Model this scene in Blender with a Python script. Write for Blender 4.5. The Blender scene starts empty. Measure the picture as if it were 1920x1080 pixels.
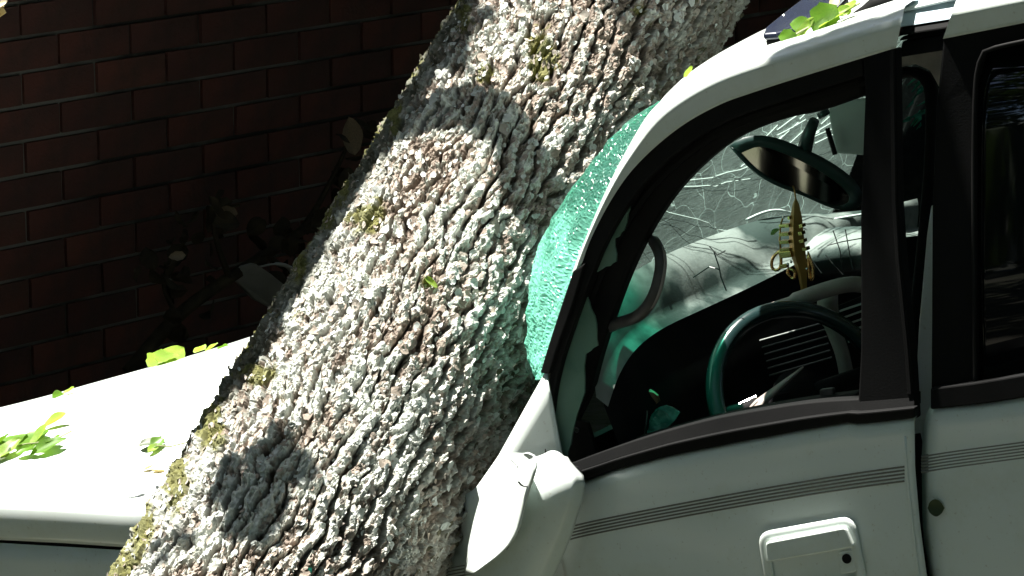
import bpy, math, random
import numpy as np
from mathutils import Vector, Matrix

random.seed(7); RNG = np.random.default_rng(7)
R = math.radians
scn = bpy.context.scene

# ------------------------------------------------------------------ camera
CAM = np.array([0.0, 0.0, 2.7])
PITCH, HFOV = R(13), R(18)
cam_d = bpy.data.cameras.new('camera'); cam = bpy.data.objects.new('camera', cam_d)
scn.collection.objects.link(cam); scn.camera = cam
cam.location = CAM; cam.rotation_euler = (R(90) - PITCH, 0, 0)
cam_d.sensor_width = 36; cam_d.angle = HFOV; cam_d.clip_start = .05; cam_d.clip_end = 500

# ------------------------------------------------------------------ light
SUN = np.array([-.27, .185, .945]); SUN /= np.linalg.norm(SUN)
world = bpy.data.worlds.new('World'); scn.world = world; world.use_nodes = True
wn = world.node_tree; bg = wn.nodes['Background']
sky = wn.nodes.new('ShaderNodeTexSky'); sky.sky_type = 'NISHITA'; sky.sun_disc = False
sky.sun_elevation = math.asin(SUN[2]); sky.sun_rotation = math.atan2(SUN[0], SUN[1])
wn.links.new(sky.outputs['Color'], bg.inputs['Color']); bg.inputs['Strength'].default_value = .11
sl = bpy.data.lights.new('sun', 'SUN'); sl.energy = 5.0; sl.angle = R(.53); sl.color = (1, .96, .89)
so = bpy.data.objects.new('sun', sl); scn.collection.objects.link(so)
so.rotation_euler = Vector(SUN).to_track_quat('Z', 'Y').to_euler(); so.location = (0, 0, 20)
scn.view_settings.view_transform = 'Standard'; scn.view_settings.look = 'None'
scn.view_settings.exposure = 2.0; scn.view_settings.gamma = 1
scn.view_settings.use_curve_mapping = False
scn.cycles.max_bounces = 10; scn.cycles.transparent_max_bounces = 16

# ------------------------------------------------------------------ maths
F = 960 / math.tan(HFOV / 2)
FW = np.array([0, math.cos(PITCH), -math.sin(PITCH)]); UP = np.array([0, math.sin(PITCH), math.cos(PITCH)])
RT = np.array([1.0, 0, 0])
def ray(x, y): return FW + RT * (x - 960) / F + UP * (540 - y) / F
def P(x, y, d): return CAM + ray(x, y) * d
def proj(p):
    q = np.asarray(p) - CAM; d = q @ FW
    return 960 + F * (q @ RT) / d, 540 - F * (q @ UP) / d
TH, AL = R(30), R(14.9)
O = P(1000, 760, 5.8)                                  # foot of the near windscreen pillar
A = np.array([math.cos(AL) * math.cos(TH), -math.cos(AL) * math.sin(TH), math.sin(AL)])   # to the rear
B = np.array([math.sin(TH), math.cos(TH), 0.0])        # across the car
C = np.cross(A, B)                                     # up
def cw(a, b, c): return O + A * a + B * b + C * c
def cc(p): q = np.asarray(p) - O; return np.array([q @ A, q @ B, q @ C])
def on(x, y, b):
    r = ray(x, y); return CAM + r * ((b - (CAM - O) @ B) / (r @ B))
def onf(x, y, f, off=0.0):
    b = 0.0
    for _ in range(25):
        p = on(x, y, b + off); q = cc(p); b = f(q[0], q[2])
    return p
def ajar(a): return -.03 * max(0, a) / .7
def low_b(a, c): return ajar(a) + .010 * ((c + .30) / .25) ** 2
def rear_low_b(a, c): return .0 + .010 * ((c + .30) / .25) ** 2
def top_b(a, c): return ajar(a) + .012 + max(-.3, c + .13) * .10
def rear_top_b(a, c): return .012 + max(-.3, c + .13) * .10
def lerp(p, q, t): return np.asarray(p) * (1 - t) + np.asarray(q) * t
def resample(pts, n):
    pts = np.asarray(pts, float); d = np.r_[0, np.cumsum(np.linalg.norm(np.diff(pts, axis=0), axis=1))]
    t = np.linspace(0, d[-1], n)
    return np.stack([np.interp(t, d, pts[:, k]) for k in range(pts.shape[1])], 1)
def smooth(pts, n, it=2):
    p = np.asarray(pts, float)
    for _ in range(it):
        q = p[:-1] * .75 + p[1:] * .25; r = p[:-1] * .25 + p[1:] * .75
        m = np.empty((2 * len(q), p.shape[1])); m[0::2] = q; m[1::2] = r
        p = np.vstack([p[:1], m, p[-1:]])
    return resample(p, n)
def unit(v): v = np.asarray(v, float); return v / np.linalg.norm(v)

# ------------------------------------------------------------------ materials
def mat(name, col=(.5, .5, .5), rough=.5, metal=0, coat=0, spec=.5, noise=None, bump=None, trans=0):
    m = bpy.data.materials.new(name); m.use_nodes = True
    n = m.node_tree.nodes; l = m.node_tree.links; p = n['Principled BSDF']
    p.inputs['Base Color'].default_value = (*col, 1); p.inputs['Roughness'].default_value = rough
    p.inputs['Metallic'].default_value = metal; p.inputs['Coat Weight'].default_value = coat
    p.inputs['Coat Roughness'].default_value = .06; p.inputs['Specular IOR Level'].default_value = spec
    tc = n.new('ShaderNodeTexCoord')
    if noise:
        sc, c2, lo, hi = noise
        t = n.new('ShaderNodeTexNoise'); t.inputs['Scale'].default_value = sc; t.inputs['Detail'].default_value = 6
        l.new(tc.outputs['Object'], t.inputs['Vector'])
        r = n.new('ShaderNodeMapRange'); r.inputs['From Min'].default_value = lo; r.inputs['From Max'].default_value = hi
        l.new(t.outputs['Fac'], r.inputs['Value'])
        mx = n.new('ShaderNodeMixRGB'); mx.inputs['Color1'].default_value = (*col, 1); mx.inputs['Color2'].default_value = (*c2, 1)
        l.new(r.outputs['Result'], mx.inputs['Fac']); l.new(mx.outputs['Color'], p.inputs['Base Color'])
    if bump:
        sc, st, di = bump
        t = n.new('ShaderNodeTexNoise'); t.inputs['Scale'].default_value = sc; t.inputs['Detail'].default_value = 5
        l.new(tc.outputs['Object'], t.inputs['Vector'])
        b = n.new('ShaderNodeBump'); b.inputs['Strength'].default_value = st; b.inputs['Distance'].default_value = di
        l.new(t.outputs['Fac'], b.inputs['Height']); l.new(b.outputs['Normal'], p.inputs['Normal'])
    if trans:
        tr = n.new('ShaderNodeBsdfTranslucent'); ms = n.new('ShaderNodeMixShader'); ms.inputs['Fac'].default_value = trans
        tr.inputs['Color'].default_value = (min(1, col[0] * 2.2), min(1, col[1] * 2), col[2] * 1.2, 1)
        l.new(p.outputs[0], ms.inputs[1]); l.new(tr.outputs[0], ms.inputs[2])
        l.new(ms.outputs[0], n['Material Output'].inputs['Surface'])
    return m

def paint_material():
    m = mat('white_paint', (.70, .77, .735), .30, coat=.6)
    n = m.node_tree.nodes; l = m.node_tree.links; p = n['Principled BSDF']
    tc = n.new('ShaderNodeTexCoord')
    t = n.new('ShaderNodeTexNoise'); t.inputs['Scale'].default_value = 5; t.inputs['Detail'].default_value = 9; t.inputs['Roughness'].default_value = .7
    t2 = n.new('ShaderNodeTexNoise'); t2.inputs['Scale'].default_value = 160; t2.inputs['Detail'].default_value = 3
    l.new(tc.outputs['Object'], t.inputs['Vector']); l.new(tc.outputs['Object'], t2.inputs['Vector'])
    r = n.new('ShaderNodeMapRange'); r.inputs['From Min'].default_value = .50; r.inputs['From Max'].default_value = .80
    l.new(t.outputs['Fac'], r.inputs['Value'])
    r2 = n.new('ShaderNodeMapRange'); r2.inputs['From Min'].default_value = .66; r2.inputs['From Max'].default_value = .74
    r2.inputs['To Max'].default_value = .5
    l.new(t2.outputs['Fac'], r2.inputs['Value'])
    mx = n.new('ShaderNodeMixRGB'); mx.inputs['Color1'].default_value = (.70, .77, .735, 1); mx.inputs['Color2'].default_value = (.60, .65, .56, 1)
    l.new(r.outputs['Result'], mx.inputs['Fac'])
    mx2 = n.new('ShaderNodeMixRGB'); mx2.inputs['Color2'].default_value = (.45, .44, .36, 1)
    l.new(mx.outputs['Color'], mx2.inputs['Color1']); l.new(r2.outputs['Result'], mx2.inputs['Fac'])
    l.new(mx2.outputs['Color'], p.inputs['Base Color'])
    rr = n.new('ShaderNodeMapRange'); rr.inputs['To Min'].default_value = .22; rr.inputs['To Max'].default_value = .48
    l.new(t.outputs['Fac'], rr.inputs['Value']); l.new(rr.outputs['Result'], p.inputs['Roughness'])
    return m
M = {}
M['paint'] = paint_material()
M['roofpaint'] = mat('silver_blue_paint', (.45, .55, .6), .3, coat=.5)
M['rubber'] = mat('black_rubber', (.0065, .0068, .007), .6, spec=.07, bump=(300, .2, .001), noise=(6, (.010, .010, .010), .4, .8))
M['trim'] = mat('dark_trim', (.009, .009, .009), .55, spec=.1, noise=(9, (.014, .014, .0135), .45, .8), bump=(400, .3, .0008))
M['dark'] = mat('dark_interior', (.006, .006, .007), .6, spec=.1, noise=(12, (.016, .015, .014), .4, .8), bump=(500, .3, .0006))
M['brown'] = mat('taupe_trim', (.30, .26, .235), .5, noise=(30, (.36, .32, .29), .5, .7), bump=(150, .3, .001))
M['grip'] = mat('grip_vinyl', (.06, .055, .052), .42, noise=(40, (.09, .085, .08), .4, .7), bump=(300, .3, .0006))
M['dash'] = mat('dash_vinyl', (.25, .28, .265), .46, noise=(8, (.04, .06, .055), .43, .57), bump=(240, .35, .0012))  # pale and dark mottling paints in dappled sun
M['headliner'] = mat('headliner', (.62, .57, .50), .8, noise=(30, (.45, .41, .36), .4, .7), bump=(60, .4, .002))
M['wheel'] = mat('wheel_rim', (.012, .03, .03), .22, coat=.5)
M['mirror'] = mat('mirror_glass', (.5, .49, .46), .05, metal=1)
M['mirror_shell'] = mat('mirror_shell', (.018, .04, .037), .3)
M['gold'] = mat('brass', (.95, .58, .25), .25, metal=1, noise=(60, (.5, .28, .10), .4, .7))
M['gold_dull'] = mat('dull_brass', (.42, .25, .07), .35, metal=.7)
M['steel'] = mat('pale_metal', (.6, .62, .62), .25, metal=1)
M['navy'] = mat('smoked_acrylic', (.009, .012, .028), .25, coat=.4, noise=(8, (.02, .024, .04), .5, .75))
M['tint'] = mat('tinted_glass', (.005, .006, .007), .04, spec=.3)
M['line'] = mat('grey_line', (.13, .13, .11), .5)
M['crackdark'] = mat('crack_line', (.02, .025, .024), .4)
M['cracklight'] = mat('crack_edge', (.75, .85, .82), .2)
M['paper'] = mat('tan_cloth', (.30, .22, .13), .7, bump=(60, .6, .004))
M['leaf'] = mat('leaf_green', (.065, .15, .014), .38, trans=.32, noise=(25, (.11, .20, .025), .4, .7))
M['leaf2'] = mat('leaf_pale', (.17, .28, .04), .4, trans=.42, noise=(25, (.25, .33, .08), .4, .7))
M['leafbrown'] = mat('leaf_brown', (.11, .08, .05), .7, noise=(25, (.16, .12, .08), .4, .7))
M['leafdark'] = mat('leaf_dark', (.035, .055, .018), .5, trans=.15)
M['leafdry'] = mat('leaf_dry', (.30, .24, .14), .6, trans=.2, noise=(25, (.40, .36, .25), .4, .7))
M['twig'] = mat('twig', (.13, .15, .04), .6)
M['limb'] = mat('limb_bark', (.14, .12, .10), .85, noise=(14, (.26, .25, .22), .45, .65), bump=(40, .9, .01))
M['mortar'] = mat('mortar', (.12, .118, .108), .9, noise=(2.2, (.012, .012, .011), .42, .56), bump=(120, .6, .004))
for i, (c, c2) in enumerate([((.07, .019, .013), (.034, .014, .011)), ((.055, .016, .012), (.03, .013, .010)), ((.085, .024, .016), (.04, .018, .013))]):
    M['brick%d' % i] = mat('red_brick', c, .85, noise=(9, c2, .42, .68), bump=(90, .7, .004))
M['debris'] = mat('grey_board', (.20, .20, .19), .7, noise=(10, (.1, .1, .09), .4, .7))
M['wood'] = mat('painted_wood', (.3, .29, .27), .7, bump=(30, .3, .003))
M['shingle'] = mat('shingle', (.05, .048, .045), .9, bump=(60, .8, .006))
M['greenbit'] = mat('green_glass_lump', (.02, .22, .15), .15, noise=(60, (.06, .40, .28), .45, .65), bump=(90, .8, .006))
M['ground'] = mat('driveway', (.09, .085, .07), .9, noise=(2, (.05, .06, .03), .42, .6), bump=(30, .8, .02))

def shattered_glass():
    m = bpy.data.materials.new('shattered_glass'); m.use_nodes = True
    n = m.node_tree.nodes; l = m.node_tree.links; out = n['Material Output']; n.remove(n['Principled BSDF'])
    at = n.new('ShaderNodeAttribute'); at.attribute_name = 'crush'; at2 = n.new('ShaderNodeAttribute'); at2.attribute_name = 'tint'
    tc = n.new('ShaderNodeTexCoord')
    def vor(sc, feat='DISTANCE_TO_EDGE'):
        v = n.new('ShaderNodeTexVoronoi'); v.inputs['Scale'].default_value = sc; v.feature = feat
        l.new(tc.outputs['Object'], v.inputs['Vector']); return v
    v1 = vor(300); v2 = vor(13)
    mp = n.new('ShaderNodeMapping'); mp.inputs['Rotation'].default_value = (.3, .5, .6); mp.inputs['Scale'].default_value = (1.5, .38, 1.0)
    dn = n.new('ShaderNodeTexNoise'); dn.inputs['Scale'].default_value = 5; dn.inputs['Detail'].default_value = 2; l.new(tc.outputs['Object'], dn.inputs['Vector'])
    dm_ = n.new('ShaderNodeVectorMath'); dm_.operation = 'MULTIPLY_ADD'; dm_.inputs[1].default_value = (.22, .22, .22)
    l.new(dn.outputs['Color'], dm_.inputs[0]); l.new(tc.outputs['Object'], dm_.inputs[2]); l.new(dm_.outputs[0], mp.inputs['Vector']); l.new(mp.outputs[0], v2.inputs['Vector'])
    ns = n.new('ShaderNodeTexNoise'); ns.inputs['Scale'].default_value = 22; ns.inputs['Detail'].default_value = 7; ns.inputs['Roughness'].default_value = .7
    l.new(tc.outputs['Object'], ns.inputs['Vector'])
    # edges of the little cubes the pane broke into
    e1 = n.new('ShaderNodeMapRange'); e1.inputs['From Min'].default_value = .0; e1.inputs['From Max'].default_value = .12
    e1.inputs['To Min'].default_value = 1; e1.inputs['To Max'].default_value = 0
    l.new(v1.outputs['Distance'], e1.inputs['Value'])
    bump = n.new('ShaderNodeBump'); bump.inputs['Strength'].default_value = .45; bump.inputs['Distance'].default_value = .002
    add = n.new('ShaderNodeMath'); add.operation = 'ADD'; l.new(ns.outputs['Fac'], add.inputs[0]); l.new(v1.outputs['Distance'], add.inputs[1])
    l.new(add.outputs[0], bump.inputs['Height'])
    trl = n.new('ShaderNodeBsdfTranslucent')
    trc = n.new('ShaderNodeMixRGB'); trc.inputs['Color1'].default_value = (.55, .78, .70, 1); trc.inputs['Color2'].default_value = (.34, .96, .74, 1)
    l.new(at2.outputs['Fac'], trc.inputs['Fac']); l.new(trc.outputs[0], trl.inputs['Color'])
    dif = n.new('ShaderNodeBsdfDiffuse'); l.new(trc.outputs[0], dif.inputs['Color']); l.new(bump.outputs[0], dif.inputs['Normal'])
    td = n.new('ShaderNodeMixShader'); td.inputs['Fac'].default_value = .42
    l.new(trl.outputs[0], td.inputs[1]); l.new(dif.outputs[0], td.inputs[2])
    tp = n.new('ShaderNodeBsdfTransparent')
    tpc = n.new('ShaderNodeMixRGB'); tpc.inputs['Color1'].default_value = (.80, .90, .86, 1); tpc.inputs['Color2'].default_value = (.015, .30, .19, 1)
    l.new(at2.outputs['Fac'], tpc.inputs['Fac']); l.new(tpc.outputs[0], tp.inputs['Color'])
    gl = n.new('ShaderNodeBsdfGlossy'); gl.inputs['Roughness'].default_value = .12; l.new(bump.outputs[0], gl.inputs['Normal'])
    gl.inputs['Color'].default_value = (.9, 1, .96, 1)
    # frosted where crushed, clearer where only cracked
    fr = n.new('ShaderNodeMapRange'); fr.inputs['To Min'].default_value = .13; fr.inputs['To Max'].default_value = .98
    l.new(at.outputs['Fac'], fr.inputs['Value'])
    nm = n.new('ShaderNodeMapRange'); nm.inputs['From Min'].default_value = .3; nm.inputs['From Max'].default_value = .7
    nm.inputs['To Min'].default_value = .70; nm.inputs['To Max'].default_value = 1.2; l.new(ns.outputs['Fac'], nm.inputs['Value'])
    mu = n.new('ShaderNodeMath'); mu.operation = 'MULTIPLY'; mu.use_clamp = True
    l.new(fr.outputs[0], mu.inputs[0]); l.new(nm.outputs[0], mu.inputs[1])
    ck = n.new('ShaderNodeMapRange'); ck.inputs['From Min'].default_value = .002; ck.inputs['From Max'].default_value = .010
    ck.inputs['To Min'].default_value = .32; ck.inputs['To Max'].default_value = 0; l.new(v2.outputs['Distance'], ck.inputs['Value'])
    mc = n.new('ShaderNodeMath'); mc.operation = 'ADD'; mc.use_clamp = True; l.new(mu.outputs[0], mc.inputs[0]); l.new(ck.outputs[0], mc.inputs[1]); mu = mc
    m1 = n.new('ShaderNodeMixShader'); l.new(mu.outputs[0], m1.inputs['Fac']); l.new(tp.outputs[0], m1.inputs[1]); l.new(td.outputs[0], m1.inputs[2])
    fz = n.new('ShaderNodeMath'); fz.operation = 'MULTIPLY_ADD'; fz.inputs[1].default_value = .11; fz.inputs[2].default_value = .05
    l.new(e1.outputs[0], fz.inputs[0])
    m2 = n.new('ShaderNodeMixShader'); l.new(fz.outputs[0], m2.inputs['Fac']); l.new(m1.outputs[0], m2.inputs[1]); l.new(gl.outputs[0], m2.inputs[2])
    l.new(m2.outputs[0], out.inputs['Surface']); return m
M['shatter'] = shattered_glass()

def bark_material():
    m = mat('bark', (.3, .28, .25), .9, spec=.25)
    n = m.node_tree.nodes; l = m.node_tree.links; p = n['Principled BSDF']
    at = n.new('ShaderNodeAttribute'); at.attribute_name = 'bark_col'
    tc = n.new('ShaderNodeTexCoord')
    t = n.new('ShaderNodeTexNoise'); t.inputs['Scale'].default_value = 130; t.inputs['Detail'].default_value = 6
    l.new(tc.outputs['Object'], t.inputs['Vector'])
    r = n.new('ShaderNodeMapRange'); r.inputs['From Min'].default_value = .3; r.inputs['From Max'].default_value = .7
    r.inputs['To Min'].default_value = .72; r.inputs['To Max'].default_value = 1.22; l.new(t.outputs['Fac'], r.inputs['Value'])
    mx = n.new('ShaderNodeVectorMath'); mx.operation = 'SCALE'
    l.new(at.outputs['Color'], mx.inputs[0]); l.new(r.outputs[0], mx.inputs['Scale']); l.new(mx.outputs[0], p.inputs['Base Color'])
    b = n.new('ShaderNodeBump'); b.inputs['Strength'].default_value = .4; b.inputs['Distance'].default_value = .0015
    l.new(t.outputs['Fac'], b.inputs['Height']); l.new(b.outputs[0], p.inputs['Normal'])
    return m
M['bark'] = bark_material()
for i, c in enumerate([(.52, .56, .52), (.42, .38, .33), (.33, .28, .23), (.58, .61, .58), (.10, .095, .06)]):  # last, dark colour stands in for shade on the trunk's edges
    M['flake%d' % i] = mat('bark_flake', c, .9, spec=.25, noise=(90, tuple(v * .6 for v in c), .4, .7), bump=(220, .6, .002))

# ------------------------------------------------------------------ builders
def empty(name, loc, label=None, cat=None, group=None, kind=None):
    o = bpy.data.objects.new(name, None); scn.collection.objects.link(o); o.location = loc; o.empty_display_size = .1
    if label: o['label'] = label
    if cat: o['category'] = cat
    if group: o['group'] = group
    if kind: o['kind'] = kind
    return o
WL = {}
def wloc(o):
    p = np.array(o.location)
    while o.parent: o = o.parent; p = p + np.array(o.location)
    return p
def make(name, V, Fc, mats, parent=None, sm=False, midx=None, bevel=0, solid=0, sub=0, label=None, cat=None, kind=None, group=None, autosm=None):
    V = np.asarray(V, float); ctr = V.mean(0)
    me = bpy.data.meshes.new(name)
    me.from_pydata([tuple(v) for v in V - ctr], [], [tuple(f) for f in Fc])
    for mm in (mats if isinstance(mats, (list, tuple)) else [mats]): me.materials.append(mm)
    if midx is not None: me.polygons.foreach_set('material_index', midx)
    if sm: me.polygons.foreach_set('use_smooth', [True] * len(me.polygons))
    me.update()
    o = bpy.data.objects.new(name, me); scn.collection.objects.link(o)
    if parent: o.parent = parent; o.location = ctr - wloc(parent)
    else: o.location = ctr
    if solid:
        md = o.modifiers.new('solid', 'SOLIDIFY'); md.thickness = solid; md.offset = 0
    if bevel:
        md = o.modifiers.new('bevel', 'BEVEL'); md.width = bevel; md.segments = 2; md.limit_method = 'ANGLE'; md.angle_limit = R(35)
        md.harden_normals = False
    if sub:
        md = o.modifiers.new('sub', 'SUBSURF'); md.levels = sub; md.render_levels = sub
    for k, v in (('label', label), ('category', cat), ('kind', kind), ('group', group)):
        if v: o[k] = v
    return o
class MB:
    def __init__(s): s.V = []; s.F = []; s.I = []
    def add(s, V, Fc, mi=0):
        k = len(s.V); s.V += [np.asarray(v, float) for v in V]; s.F += [tuple(i + k for i in f) for f in Fc]; s.I += [mi] * len(Fc); return s
    def box(s, o, ax, ay, az, mi=0):
        o, ax, ay, az = map(np.asarray, (o, ax, ay, az))
        V = [o + i * ax + j * ay + k * az for k in (-.5, .5) for j in (-.5, .5) for i in (-.5, .5)]
        return s.add(V, [(0, 2, 3, 1), (4, 5, 7, 6), (0, 1, 5, 4), (2, 6, 7, 3), (0, 4, 6, 2), (1, 3, 7, 5)], mi)
    def tube(s, pts, r, n=10, mi=0, closed=False, flat=1.0, fdir=None):
        pts = np.asarray(pts, float); m = len(pts); rr = np.broadcast_to(r, (m,))
        V = []; prev = None
        for i in range(m):
            if closed: t = unit(pts[(i + 1) % m] - pts[i - 1])
            else: t = unit(pts[min(i + 1, m - 1)] - pts[max(i - 1, 0)])
            ref = fdir if fdir is not None else (prev if prev is not None else (np.array([0, 0, 1.]) if abs(t[2]) < .9 else np.array([1., 0, 0])))
            u = unit(ref - t * (ref @ t)); v = np.cross(t, u); prev = u
            for k in range(n):
                a = 2 * math.pi * k / n
                V.append(pts[i] + u * math.cos(a) * rr[i] * flat + v * math.sin(a) * rr[i])
        Fc = []
        for i in range(m if closed else m - 1):
            j = (i + 1) % m
            for k in range(n): Fc.append((i * n + k, i * n + (k + 1) % n, j * n + (k + 1) % n, j * n + k))
        if not closed: Fc += [tuple(range(n))[::-1], tuple((m - 1) * n + k for k in range(n))]
        return s.add(V, Fc, mi)
    def slab(s, poly, vec, mi=0):
        poly = [np.asarray(p, float) for p in poly]; n = len(poly)
        V = poly + [p + vec for p in poly]
        return s.add(V, [tuple(range(n)), tuple(range(2 * n - 1, n - 1, -1))] + [(i, i + n, (i + 1) % n + n, (i + 1) % n) for i in range(n)], mi)
    def strip(s, p, q, vec, mi=0):
        n = len(p); p = np.asarray(p); q = np.asarray(q)
        V = list(p) + list(q) + list(p + vec) + list(q + vec); Fc = []
        for i in range(n - 1):
            Fc += [(i, i + 1, n + i + 1, n + i), (2 * n + i, 3 * n + i, 3 * n + i + 1, 2 * n + i + 1),
                   (i, 2 * n + i, 2 * n + i + 1, i + 1), (n + i, n + i + 1, 3 * n + i + 1, 3 * n + i)]
        Fc += [(0, n, 3 * n, 2 * n), (n - 1, 3 * n - 1, 4 * n - 1, 2 * n - 1)]
        return s.add(V, Fc, mi)
    def build(s, name, mats, parent=None, **k): return make(name, s.V, s.F, mats, parent, midx=s.I, **k)
def grid(rows):
    rows = np.asarray(rows, float); m, n = rows.shape[:2]
    return rows.reshape(-1, 3), [(i * n + j, i * n + j + 1, (i + 1) * n + j + 1, (i + 1) * n + j) for i in range(m - 1) for j in range(n - 1)]
def sheet(name, rows, mats, parent=None, **k):
    V, Fc = grid(rows); return make(name, V, Fc, mats, parent, sm=True, **k)

# numpy noise on (x, y)
def hash2(i, j, k=0):
    h = (i.astype(np.int64) * 374761393 + j.astype(np.int64) * 668265263 + k * 1442695041) & 0xffffffff
    h = ((h ^ (h >> 13)) * 1274126177) & 0xffffffff
    h = ((h ^ (h >> 16)) * 2246822519) & 0xffffffff
    return ((h ^ (h >> 15)) & 0xffffff) / float(0x1000000)
def vnoise(x, y, k=0):
    i = np.floor(x); j = np.floor(y); fx = x - i; fy = y - j
    fx = fx * fx * (3 - 2 * fx); fy = fy * fy * (3 - 2 * fy); i = i.astype(int); j = j.astype(int)
    return (hash2(i, j, k) * (1 - fx) + hash2(i + 1, j, k) * fx) * (1 - fy) + (hash2(i, j + 1, k) * (1 - fx) + hash2(i + 1, j + 1, k) * fx) * fy
def fbm(x, y, k=0, o=4):
    s = 0; a = .5
    for q in range(o): s = s + a * vnoise(x * 2 ** q, y * 2 ** q, k + q); a *= .5
    return s / (1 - .5 ** o)
def voro(x, y, k=0):
    """nearest cell: F1, F2, id hashes and offsets"""
    i0 = np.floor(x).astype(int); j0 = np.floor(y).astype(int)
    f1 = np.full(x.shape, 9.); f2 = f1.copy(); ci = i0.copy(); cj = j0.copy(); dx1 = f1.copy(); dy1 = f1.copy()
    for a in (-1, 0, 1):
        for b in (-1, 0, 1):
            i = i0 + a; j = j0 + b
            dx = x - (i + hash2(i, j, k)); dy = y - (j + hash2(i, j, k + 1)); d = np.sqrt(dx * dx + dy * dy)
            c = d < f1
            f2 = np.where(c, f1, np.minimum(f2, d)); f1 = np.where(c, d, f1)
            ci = np.where(c, i, ci); cj = np.where(c, j, cj); dx1 = np.where(c, dx, dx1); dy1 = np.where(c, dy, dy1)
    return f1, f2, ci, cj, dx1, dy1
def sstep(x, a, b): t = np.clip((x - a) / (b - a), 0, 1); return t * t * (3 - 2 * t)

# ------------------------------------------------------------------ the setting
make('ground', [(-60, -40, 0), (60, -40, 0), (60, 80, 0), (-60, 80, 0)], [(0, 1, 2, 3)], M['ground'], kind='structure')

# brick house
WTH = R(48); WD = np.array([math.cos(WTH), math.sin(WTH), 0]); WNn = np.array([math.sin(WTH), -math.cos(WTH), 0])
W0 = P(0, 540, 8.75)
def wallp(u, z, out=0): return np.array([W0[0], W0[1], 0]) + WD * u + np.array([0, 0, z]) + WNn * out
def wallpx(x, y):
    r = ray(x, y); t = ((W0 - CAM) @ WNn) / (r @ WNn); p = CAM + r * t; return (p - W0) @ WD, p[2]
house = empty('brick_house', tuple(wallp(0, 0)), 'dark red brick house wall in deep shade behind the white car', 'house')
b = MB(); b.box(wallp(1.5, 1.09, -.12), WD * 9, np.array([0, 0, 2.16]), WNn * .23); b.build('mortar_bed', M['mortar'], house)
b = MB(); b.box(wallp(1.5, 2.20, .27), WD * 9.4, np.array([0, 0, .05]), WNn * .64); b.build('shade_eave', M['wood'], house)  # unseen eave, added low and deep to keep sky light off the wall
rp = [wallp(-3.2, 2.24, .60), wallp(6.2, 2.24, .60), wallp(6.2, 2.75, -2.4), wallp(-3.2, 2.75, -2.4)]
b = MB(); b.slab(rp, np.array([0, 0, .09])); b.build('shade_roof', M['shingle'], house)  # unseen roof over the added eave, also blocking sky light
CH, BL = .094, .259
ZREF = wallpx(0, 76)[1]; UREF = wallpx(373, 100)[0]
bmesh_v = []
for k in range(9):
    rg = random.Random(k); hx, hz, hy = (BL - .012) / 2, (CH - .012) / 2, .05; ch = .003
    V = []
    for (sx, sz) in ((-1, -1), (1, -1), (1, 1), (-1, 1)): V.append((sx * hx, -hy, sz * hz))
    for (sx, sz) in ((-1, -1), (1, -1), (1, 1), (-1, 1)): V.append((sx * hx, hy - .006, sz * hz))
    for (sx, sz) in ((-1, -1), (1, -1), (1, 1), (-1, 1)):
        V.append((sx * (hx - ch - rg.random() * .004), hy, sz * (hz - ch - rg.random() * .003)))
    V = [(x + rg.uniform(-.001, .001), y, z + rg.uniform(-.001, .001)) for x, y, z in V]
    Fc = [(0, 3, 2, 1), (8, 9, 10, 11)] + [(i, (i + 1) % 4, (i + 1) % 4 + 4, i + 4) for i in range(4)] + [(i + 4, (i + 1) % 4 + 4, (i + 1) % 4 + 8, i + 8) for i in range(4)]
    me = bpy.data.meshes.new('brick'); me.from_pydata(V, [], Fc); me.materials.append(M['brick%d' % (k % 3)]); bmesh_v.append((me, V, Fc))
WROT = Matrix(((WD[0], WNn[0], 0), (WD[1], WNn[1], 0), (WD[2], WNn[2], 1))).to_euler()
rest = MB(); nb = 0; hl = wloc(house)
cand = []
for row in range(-36, 36):
    z = ZREF + (row + .5) * CH
    if not .05 < z < 2.1: continue
    for col in range(-13, 24):
        u = UREF + (col + (.5 if row % 2 else 0)) * BL
        x, y = proj(wallp(u, z)); cand.append((0 if (-60 < x < 930 and -60 < y < 830) else 1, abs(x - 400) + abs(y - 400), u, z))
cand.sort()
for flag, _, u, z in cand:
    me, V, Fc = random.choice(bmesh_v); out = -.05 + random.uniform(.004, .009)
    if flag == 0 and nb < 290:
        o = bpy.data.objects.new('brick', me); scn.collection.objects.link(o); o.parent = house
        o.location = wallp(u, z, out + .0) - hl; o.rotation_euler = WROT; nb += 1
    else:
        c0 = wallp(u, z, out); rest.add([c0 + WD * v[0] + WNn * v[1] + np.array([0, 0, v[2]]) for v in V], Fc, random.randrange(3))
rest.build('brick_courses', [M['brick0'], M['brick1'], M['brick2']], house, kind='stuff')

# ------------------------------------------------------------------ fallen tree
PB, PT = P(522, 1080, 5.90), P(1137, 0, 6.88)
T = unit(PT - PB); TL = np.linalg.norm(PT - PB); RAD = .251
NU = -FW - T * (-FW @ T); NU = unit(NU); NV = np.cross(T, NU)          # NU faces the viewer side, NV to its left/right
S0, S1 = -1.45, TL + 3.2
def trunk_hit(x, y):
    r = unit(ray(x, y)); o = CAM - PB; d2 = r - T * (r @ T); o2 = o - T * (o @ T)
    a = d2 @ d2; bb = 2 * d2 @ o2; c = o2 @ o2 - RAD ** 2; D = bb * bb - 4 * a * c
    t = (-bb - math.sqrt(max(D, 0))) / (2 * a); return CAM + r * t
tree = empty('fallen_tree', tuple(PB + T * S0), 'grey flaking tree trunk fallen across the bonnet of the white car', 'tree')
sv = np.concatenate([np.linspace(S0, -.34, 100)[:-1], np.linspace(-.34, TL + .22, 880), np.linspace(TL + .22, S1, 150)[1:]])
pv = np.concatenate([np.linspace(-math.pi, -R(112), 36)[:-1], np.linspace(-R(112), R(112), 560), np.linspace(R(112), math.pi, 36)[1:-1]])
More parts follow.
